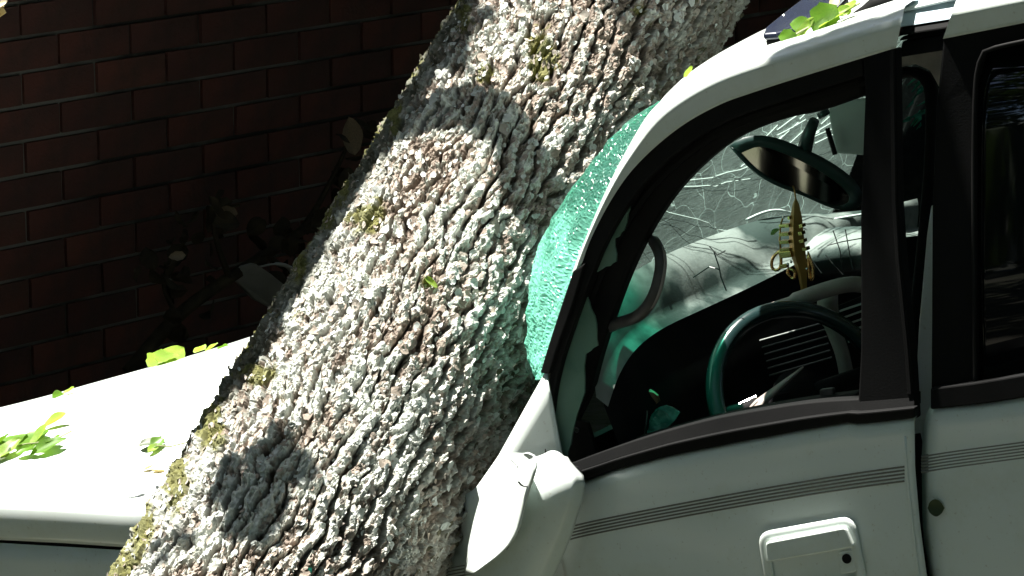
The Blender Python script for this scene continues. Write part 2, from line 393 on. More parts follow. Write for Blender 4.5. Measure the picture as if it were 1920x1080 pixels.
SS, PP = np.meshgrid(sv, pv, indexing='ij'); WW = PP * RAD
def bark(S, W):
    wx = (fbm(S * 7, W * 7, 11, 3) - .5) * .045
    w = W + wx + S * .05
    # long furrows along the trunk, broken and forking
    f1 = w / .031 + (fbm(S * 22, W * 22, 13, 3) - .5) * .9
    k1 = np.floor(f1); d1 = np.abs(f1 - k1 - .5) * 2                      # 1 in the furrow, 0 on the ridge
    brk = sstep(vnoise(S / .055 + k1 * 7.3, k1 * 3.1, 15), .22, .5)
    fur = 1 - sstep(d1, .60, .86) * brk
    h = -.0135 * (1 - fur) + .004 * (1 - d1 * d1)
    # the ridges are piled with thin scales, each layer with its own ragged edge
    lay = np.zeros_like(h); top = np.zeros_like(h)
    for q, (ls, lw, am) in enumerate([(.056, .021, .0036), (.040, .017, .0036), (.029, .014, .0033), (.020, .011, .0027), (.013, .008, .0015)]):
        nz = fbm(S / ls + 3.7 * q + k1 * 5.3 * (q < 3), w / lw + 1.3 * q, 21 + 4 * q, 3)
        m_ = sstep(nz, .492, .510)
        h = h + am * m_ * (1 + .9 * (nz - .5)); lay = lay + m_; top = np.where(m_ > .5, q, top)
    # scales: each tilted like a shingle
    w2 = w + (fbm(S * 60, W * 60, 63, 2) - .5) * .014; s2 = S + (fbm(S * 60, W * 60, 67, 2) - .5) * .018
    b1, b2, i2, j2, dx2, dy2 = voro(s2 / .022, w2 / .013, 7)
    r0, r1, r2 = hash2(i2, j2, 8), hash2(i2, j2, 9), hash2(i2, j2, 10)
    e = sstep(b2 - b1, .0, .10)
    h = h + .0046 * (r0 - .5) + dx2 * (.0095 * r1 - .001) + dy2 * (.011 * (r2 - .5)) - .0012 * (1 - e)
    h = h + .008 * (fbm(S * 3.2, W * 3.2, 51, 2) - .5) + .0011 * (fbm(S * 240, W * 240, 55, 2) - .5)
    return h, fur, e, r0, r1, r2, lay / 5, hash2(i2 + top.astype(int) * 17, j2, 77)
H, fur, e, r0, r1, r2, lay, q1 = bark(SS, WW); q0 = r1
RR = RAD + H + .05 * np.clip(-(SS) / 1.4, 0, 1) ** 2
PX = PB + SS[..., None] * T + RR[..., None] * (np.cos(PP)[..., None] * NU + np.sin(PP)[..., None] * NV)
# colours: lichen crust, tan and pinkish bark, dark bare bark in the cracks, moss, painted edge shade
pal = np.array([(.53, .55, .50), (.46, .455, .40), (.38, .34, .29), (.37, .30, .25), (.60, .62, .57), (.26, .215, .175)])
lich = fbm(SS * 7, WW * 7, 61)
pick = np.clip((r2 * .40 + q1 * .40 + .08 + (.5 - lay) * .95 + (.5 - lich) * 1.3), 0, .999)
idx = np.searchsorted([.22, .40, .54, .68, .82], pick); idx = np.where((idx == 5), 5, idx)
order = np.array([4, 0, 1, 2, 3, 5])
COL = pal[order[idx]] * (.76 + .28 * q0[..., None])
bare = np.clip((1 - fur) * .8 + sstep(.42 - lay, 0, .3) * .6, 0, 1)[..., None]
COL = COL * (1 - bare) + np.array([.075, .058, .045]) * bare
d = PX - CAM; dep = d @ FW; PXx = 960 + F * (d @ RT) / dep; PXy = 540 - F * (d @ UP) / dep
mossm = np.zeros_like(SS)
for (mx, my, sx, sy, am) in [(1015, 105, 32, 45, .9), (905, 135, 22, 30, .6), (850, 300, 30, 25, .0), (690, 405, 38, 34, 1), (800, 530, 16, 18, .5), (1180, 180, 16, 30, .5), (1200, 20, 22, 22, .6), (485, 700, 40, 26, .7),
                             (395, 800, 34, 45, 1), (330, 890, 26, 70, 1), (265, 990, 24, 70, 1), (225, 1060, 25, 40, 1), (640, 340, 16, 40, .8), (740, 220, 18, 40, .8), (560, 500, 18, 40, .6), (610, 400, 14, 40, .8), (870, 40, 18, 40, .6),
                             (350, 1040, 30, 26, .35), (560, 590, 24, 20, .5)]:
    mossm = np.maximum(mossm, am * np.exp(-(((PXx - mx) / sx) ** 2 + ((PXy - my) / sy) ** 2)))
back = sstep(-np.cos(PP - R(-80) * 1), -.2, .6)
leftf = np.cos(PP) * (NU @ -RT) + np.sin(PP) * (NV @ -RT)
rshade = sstep(-leftf + (fbm(SS * 14, WW * 14, 95, 3) - .5) * .6, .50, .90)[..., None]; COL = COL * (1 - .5 * rshade) + np.array([.13, .11, .085]) * .5 * rshade  # darker bark colour paints in shade on the side away from the sun
mossm = np.maximum(mossm, .62 * sstep(leftf, .70, .97)); lshade = (sstep(leftf + (fbm(SS * 12, WW * 12, 91, 3) - .5) * .35, .48, .76) * (.35 + .65 * sstep(-PXy, -860, -700)))[..., None]
COL = COL * (1 - .85 * lshade) + np.array([.060, .062, .035]) * .85 * lshade  # dark mossy bark colour, also painting in the upper left edge's shade
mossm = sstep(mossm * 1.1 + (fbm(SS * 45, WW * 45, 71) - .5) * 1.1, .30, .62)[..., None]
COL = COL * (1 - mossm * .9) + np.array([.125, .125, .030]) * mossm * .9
ns_, np_ = SS.shape
ii = np.arange(ns_ - 1)[:, None] * np_; jj = np.arange(np_); jn = (jj + 1) % np_
quads = np.stack([ii + jj, ii + jn, ii + np_ + jn, ii + np_ + jj], -1).reshape(-1, 4)
base_loc = PB + T * S0
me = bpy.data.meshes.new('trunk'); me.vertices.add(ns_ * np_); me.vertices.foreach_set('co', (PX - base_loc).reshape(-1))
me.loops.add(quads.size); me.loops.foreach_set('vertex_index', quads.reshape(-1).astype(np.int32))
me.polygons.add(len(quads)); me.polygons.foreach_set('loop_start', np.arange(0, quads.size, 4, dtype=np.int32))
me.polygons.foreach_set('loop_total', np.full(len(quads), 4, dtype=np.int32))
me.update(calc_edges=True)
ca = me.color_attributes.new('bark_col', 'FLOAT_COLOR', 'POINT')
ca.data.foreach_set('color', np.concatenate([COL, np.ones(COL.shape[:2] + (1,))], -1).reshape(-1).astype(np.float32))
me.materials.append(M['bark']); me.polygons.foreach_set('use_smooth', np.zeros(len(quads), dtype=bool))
to = bpy.data.objects.new('trunk', me); scn.collection.objects.link(to); to.parent = tree

# loose flakes lifting off the trunk
def flake_shape(k):
    rg = random.Random(100 + k); n = 8; V = [(0, 0, .0)]
    el = rg.uniform(.55, .8)
    rad = [rg.uniform(.7, 1.15) for _ in range(n)]
    cu = rg.uniform(.05, .35); tw = rg.uniform(-.25, .25)
    def z(x, y): return cu * x * x - .12 * y * y + tw * x * y + rg.uniform(-.05, .05)
    for q in (.55, 1):
        for i in range(n):
            a = 2 * math.pi * i / n; x, y = math.cos(a) * rad[i] * q, math.sin(a) * rad[i] * q * el; V.append((x, y, z(x, y)))
    Fc = [(0, 1 + i, 1 + (i + 1) % n) for i in range(n)] + [(1 + i, 1 + n + i, 1 + n + (i + 1) % n, 1 + (i + 1) % n) for i in range(n)]
    nv = len(V); V += [(x * .93, y * .93, zz - .13) for x, y, zz in V[1 + n:1 + 2 * n]]
    Fc += [(1 + n + i, nv + i, nv + (i + 1) % n, 1 + n + (i + 1) % n) for i in range(n)]
    return V, Fc
shapes = [flake_shape(k) for k in range(12)]
fm = []
for k, (V, Fc) in enumerate(shapes):
    m_ = bpy.data.meshes.new('bark_flake'); m_.from_pydata(V, [], Fc); m_.materials.append(M['flake%d' % (k % 4)]); fm.append(m_)
def flake_frame(s, p, sc):
    h = bark(np.array([s]), np.array([p * RAD]))[0][0]
    nrm = math.cos(p) * NU + math.sin(p) * NV; pos = PB + T * s + nrm * (RAD + h + .001)
    tilt = random.gauss(0, .22); spin = random.gauss(0, .5)
    x = T * math.cos(spin) + np.cross(nrm, T) * math.sin(spin)
    nn = unit(nrm + x * (-abs(random.gauss(.2, .25))) + np.cross(nrm, x) * tilt); y = unit(np.cross(nn, x)); x = np.cross(y, nn)
    return pos, x, y, nn
stuffF = MB()
for k in range(5200):
    s = random.uniform(-.32, TL + .2); p = random.uniform(-R(105), R(105))
    big = k < 290
    sc = random.uniform(.010, .0155) if big else random.uniform(.004, .009)
    if big:
        s = random.uniform(0, TL); p = random.uniform(-R(75), R(75))
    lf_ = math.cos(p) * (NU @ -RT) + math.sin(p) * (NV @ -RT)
    if big and lf_ > .62: p = random.uniform(-R(30), R(30)); lf_ = 0
    pos, x, y, nn = flake_frame(s, p, sc)
    mi_ = random.randrange(4)
    if lf_ > random.uniform(.55, .8) and proj(pos)[1] < 780 or lf_ < -random.uniform(.7, 1): mi_ = random.choice([4, 4, 4, 2])  # dark chips carry the painted shade at both edges
    if big:
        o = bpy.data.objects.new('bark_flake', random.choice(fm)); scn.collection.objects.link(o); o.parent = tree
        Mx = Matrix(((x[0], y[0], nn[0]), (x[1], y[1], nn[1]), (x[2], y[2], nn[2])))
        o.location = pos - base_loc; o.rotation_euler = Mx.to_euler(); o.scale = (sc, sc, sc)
    else:
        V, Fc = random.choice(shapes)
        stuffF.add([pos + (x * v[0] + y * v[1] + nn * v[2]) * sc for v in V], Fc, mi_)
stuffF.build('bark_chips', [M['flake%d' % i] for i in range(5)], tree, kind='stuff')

# ------------------------------------------------------------------ the car
car = empty('white_car', tuple(cw(0, .7, -1.1)), 'white four door car crushed under the fallen tree trunk', 'car')
def dent(p, keep=.012):
    """sheet metal under the trunk is pressed down below it"""
    q = p - PB; s = q @ T; lat = q - T * s
    Sx = unit(np.cross(T, np.array([0, 0, 1.]))); Wx = np.cross(Sx, T); h = lat @ Sx; w = lat @ Wx
    rr = RAD + keep + .05 * max(0, min(1, -s / 1.4)) ** 2
    if abs(h) < rr and w < 0:
        lim = -math.sqrt(rr * rr - h * h)
        if w > lim: return p + Wx * (lim - w)
    return p

# --- bonnet
sil = np.array([(-900, 1080), (-400, 922), (-60, 806), (0, 785), (115, 745), (280, 690), (400, 659), (470, 640), (600, 600), (760, 566), (900, 560), (1100, 560)], float)
seam = np.array([(-900, 960), (-500, 985), (-60, 1008), (0, 1011), (120, 1017), (240, 1025), (420, 1020), (700, 960), (900, 860)], float)
rows = []
for vi, (v, yoff) in enumerate([(0, 0), (.0, -8), (.004, -32), (.008, -56), (.016, -66), (.03, -75), (.045, -84), (.06, -92), (.12, 0), (.25, 0), (.4, 0), (.55, 0), (.7, 0), (.85, 0), (1, 0), (1.12, 0), (1.3, 0)]):
    row = []
    for x0 in np.linspace(-560, 800, 70):
        ys = np.interp(x0, seam[:, 0], seam[:, 1])
        if v < .1:
            p = on(x0, ys + yoff, [.03, .024, .0215, .0215, .026, .040, .066, .10][vi])
        else:
            pn = on(x0, ys - 92, .10); xf = x0 + 400; pf = on(xf, np.interp(xf, sil[:, 0], sil[:, 1]), .95)
            t = (v - .06) / .94
            p = lerp(pn, pf, t) + C * (.035 * (1 - (2 * t - 1) ** 2) if t < 1 else -(t - 1) * .12)
            if t < .25: p = p + C * .004
        row.append(dent(p))
    rows.append(row)
sheet('bonnet', rows, M['paint'], car, solid=.004)
# --- near fender and cowl corner
ftop = np.array([(-900, 968), (-500, 990), (-60, 1014), (0, 1018), (240, 1032), (420, 1028), (700, 968), (860, 935), (893, 915), (935, 855), (985, 765), (1025, 694)], float)
rows = []
for t in np.linspace(0, 1, 16):
    row = []
    for x0 in np.concatenate([np.linspace(-560, 860, 50), np.linspace(870, 1025, 24)]):
        p = on(x0, np.interp(x0, ftop[:, 0], ftop[:, 1]), .03); a, bb, c = cc(p)
        cb = -.72; c2 = c + (cb - c) * t
        bq = .03 - .006 * min(1, t * 5) + .03 * ((c2 + .30) / .25) ** 2 * (c2 < -.3)
        row.append(dent(cw(a - .02 * t, min(bq, .12), c2)))
    rows.append(row)
sheet('fender', rows, M['paint'], car, solid=.004)
b = MB()
for k in range(4):
    pts = [on(x, 1080 - (x - 835) * .19 + 5 - k * 6, .004) for x in np.linspace(700, 960, 14)]
    b.tube([dent(p) for p in pts], .0013, 5)
b.build('fender_moulding', M['line'], car)
# black gap along the bonnet seam
pts = [dent(on(x, np.interp(x, seam[:, 0], seam[:, 1]) + 4, .036)) for x in np.linspace(-560, 420, 50)]
b = MB(); b.tube(pts, .006, 6); b.build('bonnet_seal', M['rubber'], car)

# --- front door
door = empty('front_door', tuple(cw(.35, 0, -.3) - wloc(car)), label='white front door hanging slightly open with its window smashed'); door.parent = car
belt = [(1000, 925), (1050, 912), (1100, 897), (1137, 884), (1241, 856), (1381, 828), (1500, 806), (1588, 791), (1595, 788), (1606, 794), (1640, 791), (1712, 782)]
topc = np.array([cc(onf(x, y, low_b)) for x, y in belt])
redge = np.array([cc(onf(x, y, low_b)) for x, y in [(1712, 782), (1713, 876), (1722, 981), (1735, 1080)]])
redge = np.vstack([redge, redge[-1] + (redge[-1] - redge[-2]) * 3])
rows = []
for t in np.concatenate([[0], np.linspace(.015, 1, 34)]):
    row = []
    for u in np.linspace(0, 1, 80):
        a0 = topc[0, 0] + (topc[-1, 0] - topc[0, 0]) * u; c0 = np.interp(a0, topc[:, 0], topc[:, 2])
        c = c0 + (-.72 - c0) * t; ar = np.interp(-c, -redge[:, 2], redge[:, 0]); al = -.015
        a = al + (ar - al) * u
        bb = low_b(a, c) + (.010 * (1 - t / .015) if t < .015 else 0) + (.006 * ((u - .985) / .015) if u > .985 else 0)
        row.append(cw(a, bb, c))
    rows.append(row)
sheet('door_skin', rows, M['paint'], door, solid=.006)
# edge flange
pts1 = [onf(x, y, low_b, -.003) for x, y in smooth([(1697, 818), (1700, 880), (1711, 980), (1723, 1080), (1740, 1200)], 12)]
b = MB(); b.tube(pts1, .0022, 6); b.build('edge_flange', M['paint'], door, sm=True)
# belt moulding
bu = smooth([(1062, 872), (1117, 851), (1207, 820), (1325, 787), (1409, 771), (1522, 753), (1615, 748), (1714, 740)], 40)
bl_ = resample([(1020, 922), (1062, 910), (1100, 899), (1137, 886), (1241, 858), (1381, 830), (1500, 808), (1590, 793), (1606, 796), (1640, 793), (1714, 784)], 40)
mid = bu * .45 + bl_ * .55
b = MB(); b.strip([onf(x, y, low_b, -.012) for x, y in mid], [onf(x, y, low_b, -.006) for x, y in bl_], B * .02)
b.build('belt_moulding', M['rubber'], door, bevel=.003)
b = MB(); b.strip([onf(x, y, low_b, .012) for x, y in bu], [onf(x, y, low_b, .004) for x, y in mid], B * .03)
b.build('belt_seal', M['rubber'], door, bevel=.002)
# side moulding of thin ribs
mu = smooth([(1040, 998), (1075, 985), (1230, 953), (1430, 916), (1600, 888), (1696, 875)], 30); md = mu + np.array([0, 1]) * np.linspace(23, 27, 30)[:, None]
b = MB()
for k in range(5):
    q = mu * (1 - k / 4) + md * (k / 4); b.tube([onf(x, y, low_b, -.0028) for x, y in q], .0017, 5, 1)
b.build('side_moulding', [M['paint'], M['line']], door)
# handle
def rrect(pts, r, n=5):
    out = []; m = len(pts); pts = [np.asarray(p, float) for p in pts]
    for i in range(m):
        p0, p1, p2 = pts[i - 1], pts[i], pts[(i + 1) % m]; a = p1 + unit(p0 - p1) * r; c = p1 + unit(p2 - p1) * r
        for k in range(n + 1):
            t = k / n; out.append(a * (1 - t) ** 2 + p1 * 2 * t * (1 - t) + c * t * t)
    return out
ho = rrect([(1427, 1002), (1598, 971), (1622, 1092), (1445, 1122)], 20); hi = rrect([(1434, 1011), (1592, 983), (1612, 1084), (1452, 1112)], 14)
b = MB(); L3 = lambda pp, o: [onf(x, y, low_b, o) for x, y in pp]
mp_ = [(p * .5 + q * .5) for p, q in zip(ho, hi)]
b.tube(L3(mp_, -.007), .0098, 10, closed=True, fdir=B, flat=.45)
b.build('handle_bezel', M['paint'], door, sm=True)
b = MB(); b.strip(L3(resample(np.array(ho + ho[:1]) * 1.0, 60), .0), L3(resample((np.array(ho + ho[:1]) - (1524, 1047)) * 1.03 + (1524, 1047), 60), -.0015), B * .003); b.build('handle_gap', M['dark'], door)
b = MB(); b.slab(L3(hi, -.0025), B * .002); b.build('handle_recess', M['paint'], door)
fl = rrect([(1434, 1017), (1585, 988), (1602, 1027), (1437, 1055)], 8)
b = MB(); b.slab(L3(fl, -.021), B * .009); b.build('handle_flap', M['paint'], door, bevel=.003)
lk = onf(1587, 1046, low_b, -.006); b = MB(); b.slab(L3(rrect([(1571, 1036), (1600, 1030), (1606, 1072), (1575, 1078)], 5), -.0105), B * .007); b.build('lock_boss', M['paint'], door, bevel=.002)
lk = onf(1587, 1048, low_b, -.013); b = MB(); b.tube([lk, lk + B * .003], .0085, 18); b.build('keyhole', M['trim'], door)

# window frame: white outer rail that rolls over on to the roof
railL = smooth([(1092, 492), (1107, 447), (1147, 371), (1191, 309), (1271, 238), (1351, 194), (1404, 176), (1477, 152), (1617, 109), (1680, 90)], 60, 3)
railU = smooth([(1072, 512), (1088, 470), (1138, 349), (1198, 238), (1227, 198), (1280, 158), (1345, 122), (1427, 93), (1471, 82), (1535, 61), (1611, 35), (1697, 11)], 60, 3)
def rail_rows(Ls, Us, f):
    rows = []
    for t in [-.05, 0, .1, .22, .36, .5, .62, .74, .84, .92, 1, 1.1, 1.3]:
        row = []
        for L, U in zip(Ls, Us):
            bL = cc(onf(L[0], L[1], f))[1]; k = lambda t: bL - .004 * t + .06 * max(0, (t - .62) / .38) ** 2.2
            if t < 0: row.append(on(L[0], L[1], bL + .022))
            elif t <= 1: q = lerp(L, U, t); row.append(on(q[0], q[1], k(t)))
            else: row.append(on(U[0], U[1], k(1)) + B * (.12 * (t - 1) * 3) + C * (-.10 * (t - 1) ** 2 + .006))
        rows.append(row)
    return rows
rows = rail_rows(railL, railU, top_b)
sheet('window_frame', rows, M['paint'], door)
# black sash inside it, and the dark lower part of the pillar
def strip_px(name, po, pi, f, o1, o2, th, m, par, n=60, bevel=.003, sm_=True):
    po = smooth(po, n, 2) if sm_ else resample(po, n); pi = smooth(pi, n, 2) if sm_ else resample(pi, n)
    b = MB(); b.strip([onf(x, y, f, o1) for x, y in po], [onf(x, y, f, o2) for x, y in pi], B * th); return b.build(name, m, par, bevel=bevel)
outer = [(1020, 860), (1022, 760), (1032, 690), (1052, 610), (1082, 520), (1103, 446), (1143, 370), (1187, 307), (1268, 235), (1350, 190), (1403, 172), (1476, 148), (1617, 104)]
sash = [(1030, 862), (1034, 765), (1048, 690), (1075, 610), (1108, 520), (1136, 452), (1180, 378), (1226, 322), (1298, 262), (1372, 222), (1424, 205), (1492, 182), (1619, 142)]
inner = [(1066, 858), (1070, 800), (1104, 740), (1118, 678), (1150, 582), (1180, 503), (1222, 420), (1275, 345), (1352, 275), (1404, 246), (1485, 218), (1532, 212), (1622, 180)]
strip_px('window_sash', outer, sash, top_b, .006, .010, .03, M['trim'], door)
strip_px('pillar_trim', [(x - 3, y - 2) for x, y in sash], inner, top_b, .055, .075, .035, M['trim'], car, bevel=.008)
strip_px('window_seal', [(x + 10, y + 9) for x, y in sash], [(x + 16, y + 14) for x, y in sash], top_b, .035, .04, .01, M['rubber'], door, bevel=0)
strip_px('pillar_moulding', [(1012, 700), (1026, 652), (1052, 572), (1074, 508)], [(1030, 702), (1046, 648), (1075, 570), (1096, 494)], top_b, -.004, -.004, .03, M['trim'], door, n=20)
# rear upright of the door
b = MB(); b.slab([onf(x, y, top_b, .001) for x, y in [(1617, 106), (1679, 91), (1680, 180), (1683, 380), (1690, 491), (1708, 660), (1715, 788), (1606, 796), (1613, 660), (1613, 393), (1621, 181)]], B * .03)
b.build('rear_upright', M['rubber'], door, bevel=.004)
b = MB(); b.slab([onf(x, y, top_b, -.002) for x, y in [(1668, 94), (1676, 92), (1677, 180), (1680, 380), (1686, 491), (1703, 660), (1709, 740), (1701, 740), (1696, 660), (1679, 491), (1672, 380), (1669, 180)]], B * .004)
b.build('upright_edge', M['trim'], door, bevel=.001)

# pieces of the side window still in its channel
GSH = bpy.data.materials.new('green_side_glass'); GSH.use_nodes = True
n_ = GSH.node_tree.nodes; l_ = GSH.node_tree.links; p_ = n_['Principled BSDF']
p_.inputs['Base Color'].default_value = (.13, .23, .17, 1); p_.inputs['Roughness'].default_value = .12; p_.inputs['Alpha'].default_value = .86
tx = n_.new('ShaderNodeTexNoise'); tx.inputs['Scale'].default_value = 14; tx.inputs['Detail'].default_value = 4; tcx = n_.new('ShaderNodeTexCoord')
l_.new(tcx.outputs['Object'], tx.inputs['Vector']); mxx = n_.new('ShaderNodeMixRGB'); mxx.inputs['Color1'].default_value = (.06, .16, .115, 1); mxx.inputs['Color2'].default_value = (.25, .38, .30, 1)
l_.new(tx.outputs['Fac'], mxx.inputs['Fac']); l_.new(mxx.outputs[0], p_.inputs['Base Color'])
M['sideglass'] = GSH
def jag(pts, n=3, amp=2.0, seed=1):
    rg = random.Random(seed); out = []
    for p, q in zip(pts[:-1], pts[1:]):
        for k in range(n): t = k / n; out.append((p[0] + (q[0] - p[0]) * t + rg.uniform(-amp, amp) * (k > 0), p[1] + (q[1] - p[1]) * t + rg.uniform(-amp, amp) * (k > 0)))
    return out + [pts[-1]]
for i, (edge, back_) in enumerate([([(1194, 345), (1181, 389), (1169, 433), (1153, 447), (1155, 491), (1136, 500), (1098, 524)], [(1120, 478), (1150, 412), (1186, 352)]),
                                  ([(1093, 535), (1105, 567), (1118, 607), (1121, 648), (1098, 664), (1096, 737), (1076, 800), (1064, 848), (1060, 866)], [(1028, 866), (1030, 770), (1044, 690), (1068, 610)])]):
    poly = jag(edge, 3, 2.2, i) + back_
    b = MB(); b.slab([onf(x, y, top_b, .026) for x, y in poly], B * .004); b.build('glass_shard', M['sideglass'], door)
# inner sill, lock button
strip_px('inner_sill', [(1190, 822), (1330, 782), (1480, 752), (1606, 736)], [(1190, 832), (1330, 794), (1480, 766), (1606, 752)], low_b, .07, .06, .03, M['trim'], door, n=20)
b = MB(); pk = onf(1548, 745, low_b, .085); b.slab([onf(x, y, low_b, .08) for x, y in rrect([(1536, 731), (1561, 728), (1562, 748), (1537, 751)], 3)], B * .012); b.build('lock_button', M['grip'], door, bevel=.002)
b = MB(); b.slab([on(x, y, .09) for x, y in [(1062, 872), (1068, 800), (1085, 788), (1100, 792), (1120, 858), (1110, 872)]], B * .012); b.build('mirror_corner', M['trim'], door, bevel=.002)
sc_ = on(1083, 806, .086); b = MB(); b.tube([sc_ - B * .004, sc_ + B * .004], .005, 10); b.build('corner_screw', M['steel'], door)
# inner trim of the door (behind the skin)
rows = [[cw(a, .075, c) for a in np.linspace(.02, .70, 8)] for c in (-.155, -.4, -.7)]
sheet('door_lining', rows, M['dark'], door, solid=.01)

# --- middle pillar between the doors
b = MB(); b.slab([on(x, y, .075) for x, y in [(1700, 780), (1705, 1300), (1790, 1300), (1775, 780)]], B * .03)
b.build('pillar_foot', M['paint'], car)
b = MB(); b.slab([onf(x, y, rear_top_b, .045) for x, y in [(1745, 385), (1752, 385), (1760, 790), (1712, 790), (1722, 610), (1737, 440)]], B * .03); b.build('middle_pillar', M['paint'], car, bevel=.004)
b = MB(); b.tube([onf(x, y, rear_top_b, .11) for x, y in smooth([(1665, 150), (1690, 136), (1715, 134), (1738, 144), (1750, 175), (1748, 300), (1736, 430), (1718, 600), (1704, 790)], 40)], .019, 10, flat=.5); b.build('pillar_lining', M['trim'], car, sm=True)
b = MB(); b.slab([onf(x, y, rear_top_b, .10) for x, y in [(1670, 100), (1775, 80), (1775, 200), (1760, 165), (1742, 132), (1715, 121), (1670, 130)]], B * .02); b.build('headliner', M['headliner'], car, bevel=.004)
# gutter and seals over the gap
for (y0, y1, o, m, nm) in [(-26, 46, .03, 'roofpaint', 'roof_gutter'), (46, 62, .025, 'rubber', 'gutter_seal'), (63, 71, .032, 'trim', 'gutter_seal'), (72, 102, .028, 'rubber', 'gutter_seal')]:
    b = MB(); b.strip([onf(x, y0 - (x - 1685) * .16 + 6, rear_top_b, o + (.07 if nm == 'roof_gutter' else .01)) for x in (1691, 1730, 1800)], [onf(x, y1 - (x - 1685) * .16 + 6, rear_top_b, o) for x in (1683, 1730, 1800)], B * .03)
    b.build(nm, M[m], car, bevel=.004)

# --- rear door
rdoor = empty('rear_door', tuple(cw(1.2, 0, -.3) - wloc(car))); rdoor.parent = car
tp_ = np.array([cc(onf(x, y, rear_low_b)) for x, y in [(1737, 768), (1747, 764), (1845, 755), (1920, 742), (2050, 718)]])
le = np.array([cc(onf(x, y, rear_low_b)) for x, y in [(1737, 768), (1729, 800), (1726, 850), (1726, 911), (1728, 999), (1739, 1080), (1760, 1200)]])
rows = []
for t in np.concatenate([[0], np.linspace(.02, 1, 30)]):
    row = []
    for u in np.linspace(0, 1, 60):
        a0 = tp_[0, 0] + 1.0 * u; c0 = np.interp(a0, tp_[:, 0], tp_[:, 2]); c = c0 + (-.72 - c0) * t
        al = np.interp(-c, -le[:, 2], le[:, 0]); a = al + (tp_[0, 0] + 1.0 - al) * u
        row.append(cw(a, rear_low_b(a, c) + (.012 * (1 - t / .02) if t < .02 else 0) + (.012 * (1 - u / .017) if u < .017 else 0), c))
    rows.append(row)
sheet('door_skin', rows, M['paint'], rdoor, solid=.006)
strip_px('belt_moulding', [(1744, 728), (1830, 718), (1920, 702), (2100, 672)], [(1744, 768), (1845, 758), (1920, 746), (2100, 714)], rear_low_b, -.006, -.006, .02, M['rubber'], rdoor, n=16)
mu = smooth([(1728, 856), (1790, 846), (1920, 829), (2050, 810)], 16); md = mu + np.array([0, 29])
b = MB()
M['line2'] = mat('pale_line', (.20, .21, .195), .6, spec=.2)
for k in range(6): q = mu * (1 - k / 5) + md * (k / 5); b.tube([onf(x, y, rear_low_b, -.0012) for x, y in q], .0026, 5, 1)
b.build('side_moulding', [M['paint'], M['line2']], rdoor)
fo = [(1745, 740), (1747, 393), (1755, 200), (1768, 72), (1920, 42), (2120, 4)]
fi = [(1832, 730), (1828, 393), (1830, 160), (1846, 98), (1930, 78), (2120, 40)]
b = MB(); b.strip([onf(x, y, rear_top_b, .0) for x, y in fo], [onf(x, y, rear_top_b, .006) for x, y in fi], B * .03); b.build('window_frame', M['rubber'], rdoor, bevel=.004)
b = MB(); b.tube([onf(x, y, rear_top_b, .0) for x, y in smooth([(1829, 728), (1825, 393), (1827, 160), (1838, 104), (1850, 92), (1930, 75), (2120, 37)], 40)], .004, 8); b.build('window_seal', M['trim'], rdoor, sm=True)
rows = [[onf(lerp(x0, 2110, u), lerp(y0, y0 - (2110 - x0) * .17, u), rear_top_b, .018 + .01 * math.sin(3 * u)) for u in np.linspace(0, 1, 12)] for (x0, y0) in [(1838, 95), (1824, 250), (1822, 500), (1826, 745)]]
sheet('window_glass', rows, M['tint'], rdoor, solid=.004)
rl = smooth([(1768, 73), (1845, 58), (1920, 43), (2120, 4)], 20, 1); ru = smooth([(1794, -2), (1860, -16), (1920, -28), (2120, -66)], 20, 1)
rows = rail_rows(rl, ru, rear_top_b)
sheet('window_rail', rows, M['paint'], rdoor)

# --- roof
ne = [onf(x, y, top_b, .085) for x, y in smooth([(1222, 210), (1240, 185), (1280, 158), (1345, 122), (1427, 93), (1535, 61), (1697, 15)], 30)]
last = ne[-1]; ne += [last + A * k * .2 + C * (.004 * k) for k in range(1, 8)]
rows = []
for v in np.linspace(0, 1, 16):
    row = []
    for i, p in enumerate(ne):
        f = max(0, 1 - i / 26)
        row.append(p + B * (1.0 * v) + C * (.045 * 4 * v * (1 - v) - .004) - A * (.07 * 4 * v * (1 - v) * f))
    rows.append(row)
sheet('roof', rows, M['paint'], car, solid=.004)
# far side
b = MB()
b.slab([cw(*q) for q in [(-.1, 1.45, -.75), (1.8, 1.45, -.75), (1.8, 1.45, -.1), (-.1, 1.45, -.1)]], B * .03)
b.slab([cw(*q) for q in [(.80, 1.33, .42), (.92, 1.33, .42), (.95, 1.45, -.1), (.80, 1.45, -.1)]], B * .03)
b.build('far_side', M['dark'], car)
b = MB(); b.slab([cw(*q) for q in [(-.1, 1.40, -.12), (.84, 1.42, -.1), (.84, 1.33, .44), (.10, 1.33, .44)]], B * .004); b.build('far_window', M['tint'], car)
b = MB(); rg = random.Random(3)
for k in range(16):
    x0, y0 = rg.uniform(1686, 1722), rg.uniform(160, 245); ln = rg.uniform(14, 46); an = rg.uniform(.5, 1.1); w = rg.uniform(1.5, 6)
    dx_, dy_ = math.cos(an) * ln, -math.sin(an) * ln
    b.slab([on(x0, y0, .9), on(x0 + dx_, y0 + dy_, .92 + rg.uniform(-.02, .02)), on(x0 + dx_ * .8 + w, y0 + dy_ * .8 + w, .93)], B * .003)
b.build('glass_splinters', M['greenbit'], car)
b = MB(); b.box(cw(.85, .74, -.74), A * 1.9, B * 1.4, C * .03); b.build('floor_pan', M['dark'], car)
b = MB(); b.box(cw(.0, .78, -.42), A * .03, B * 1.3, C * .64); b.build('bulkhead', M['dark'], car)
b = MB(); b.box(cw(1.75, .74, -.35), A * .03, B * 1.4, C * .8); b.build('rear_bulkhead', M['dark'], car)
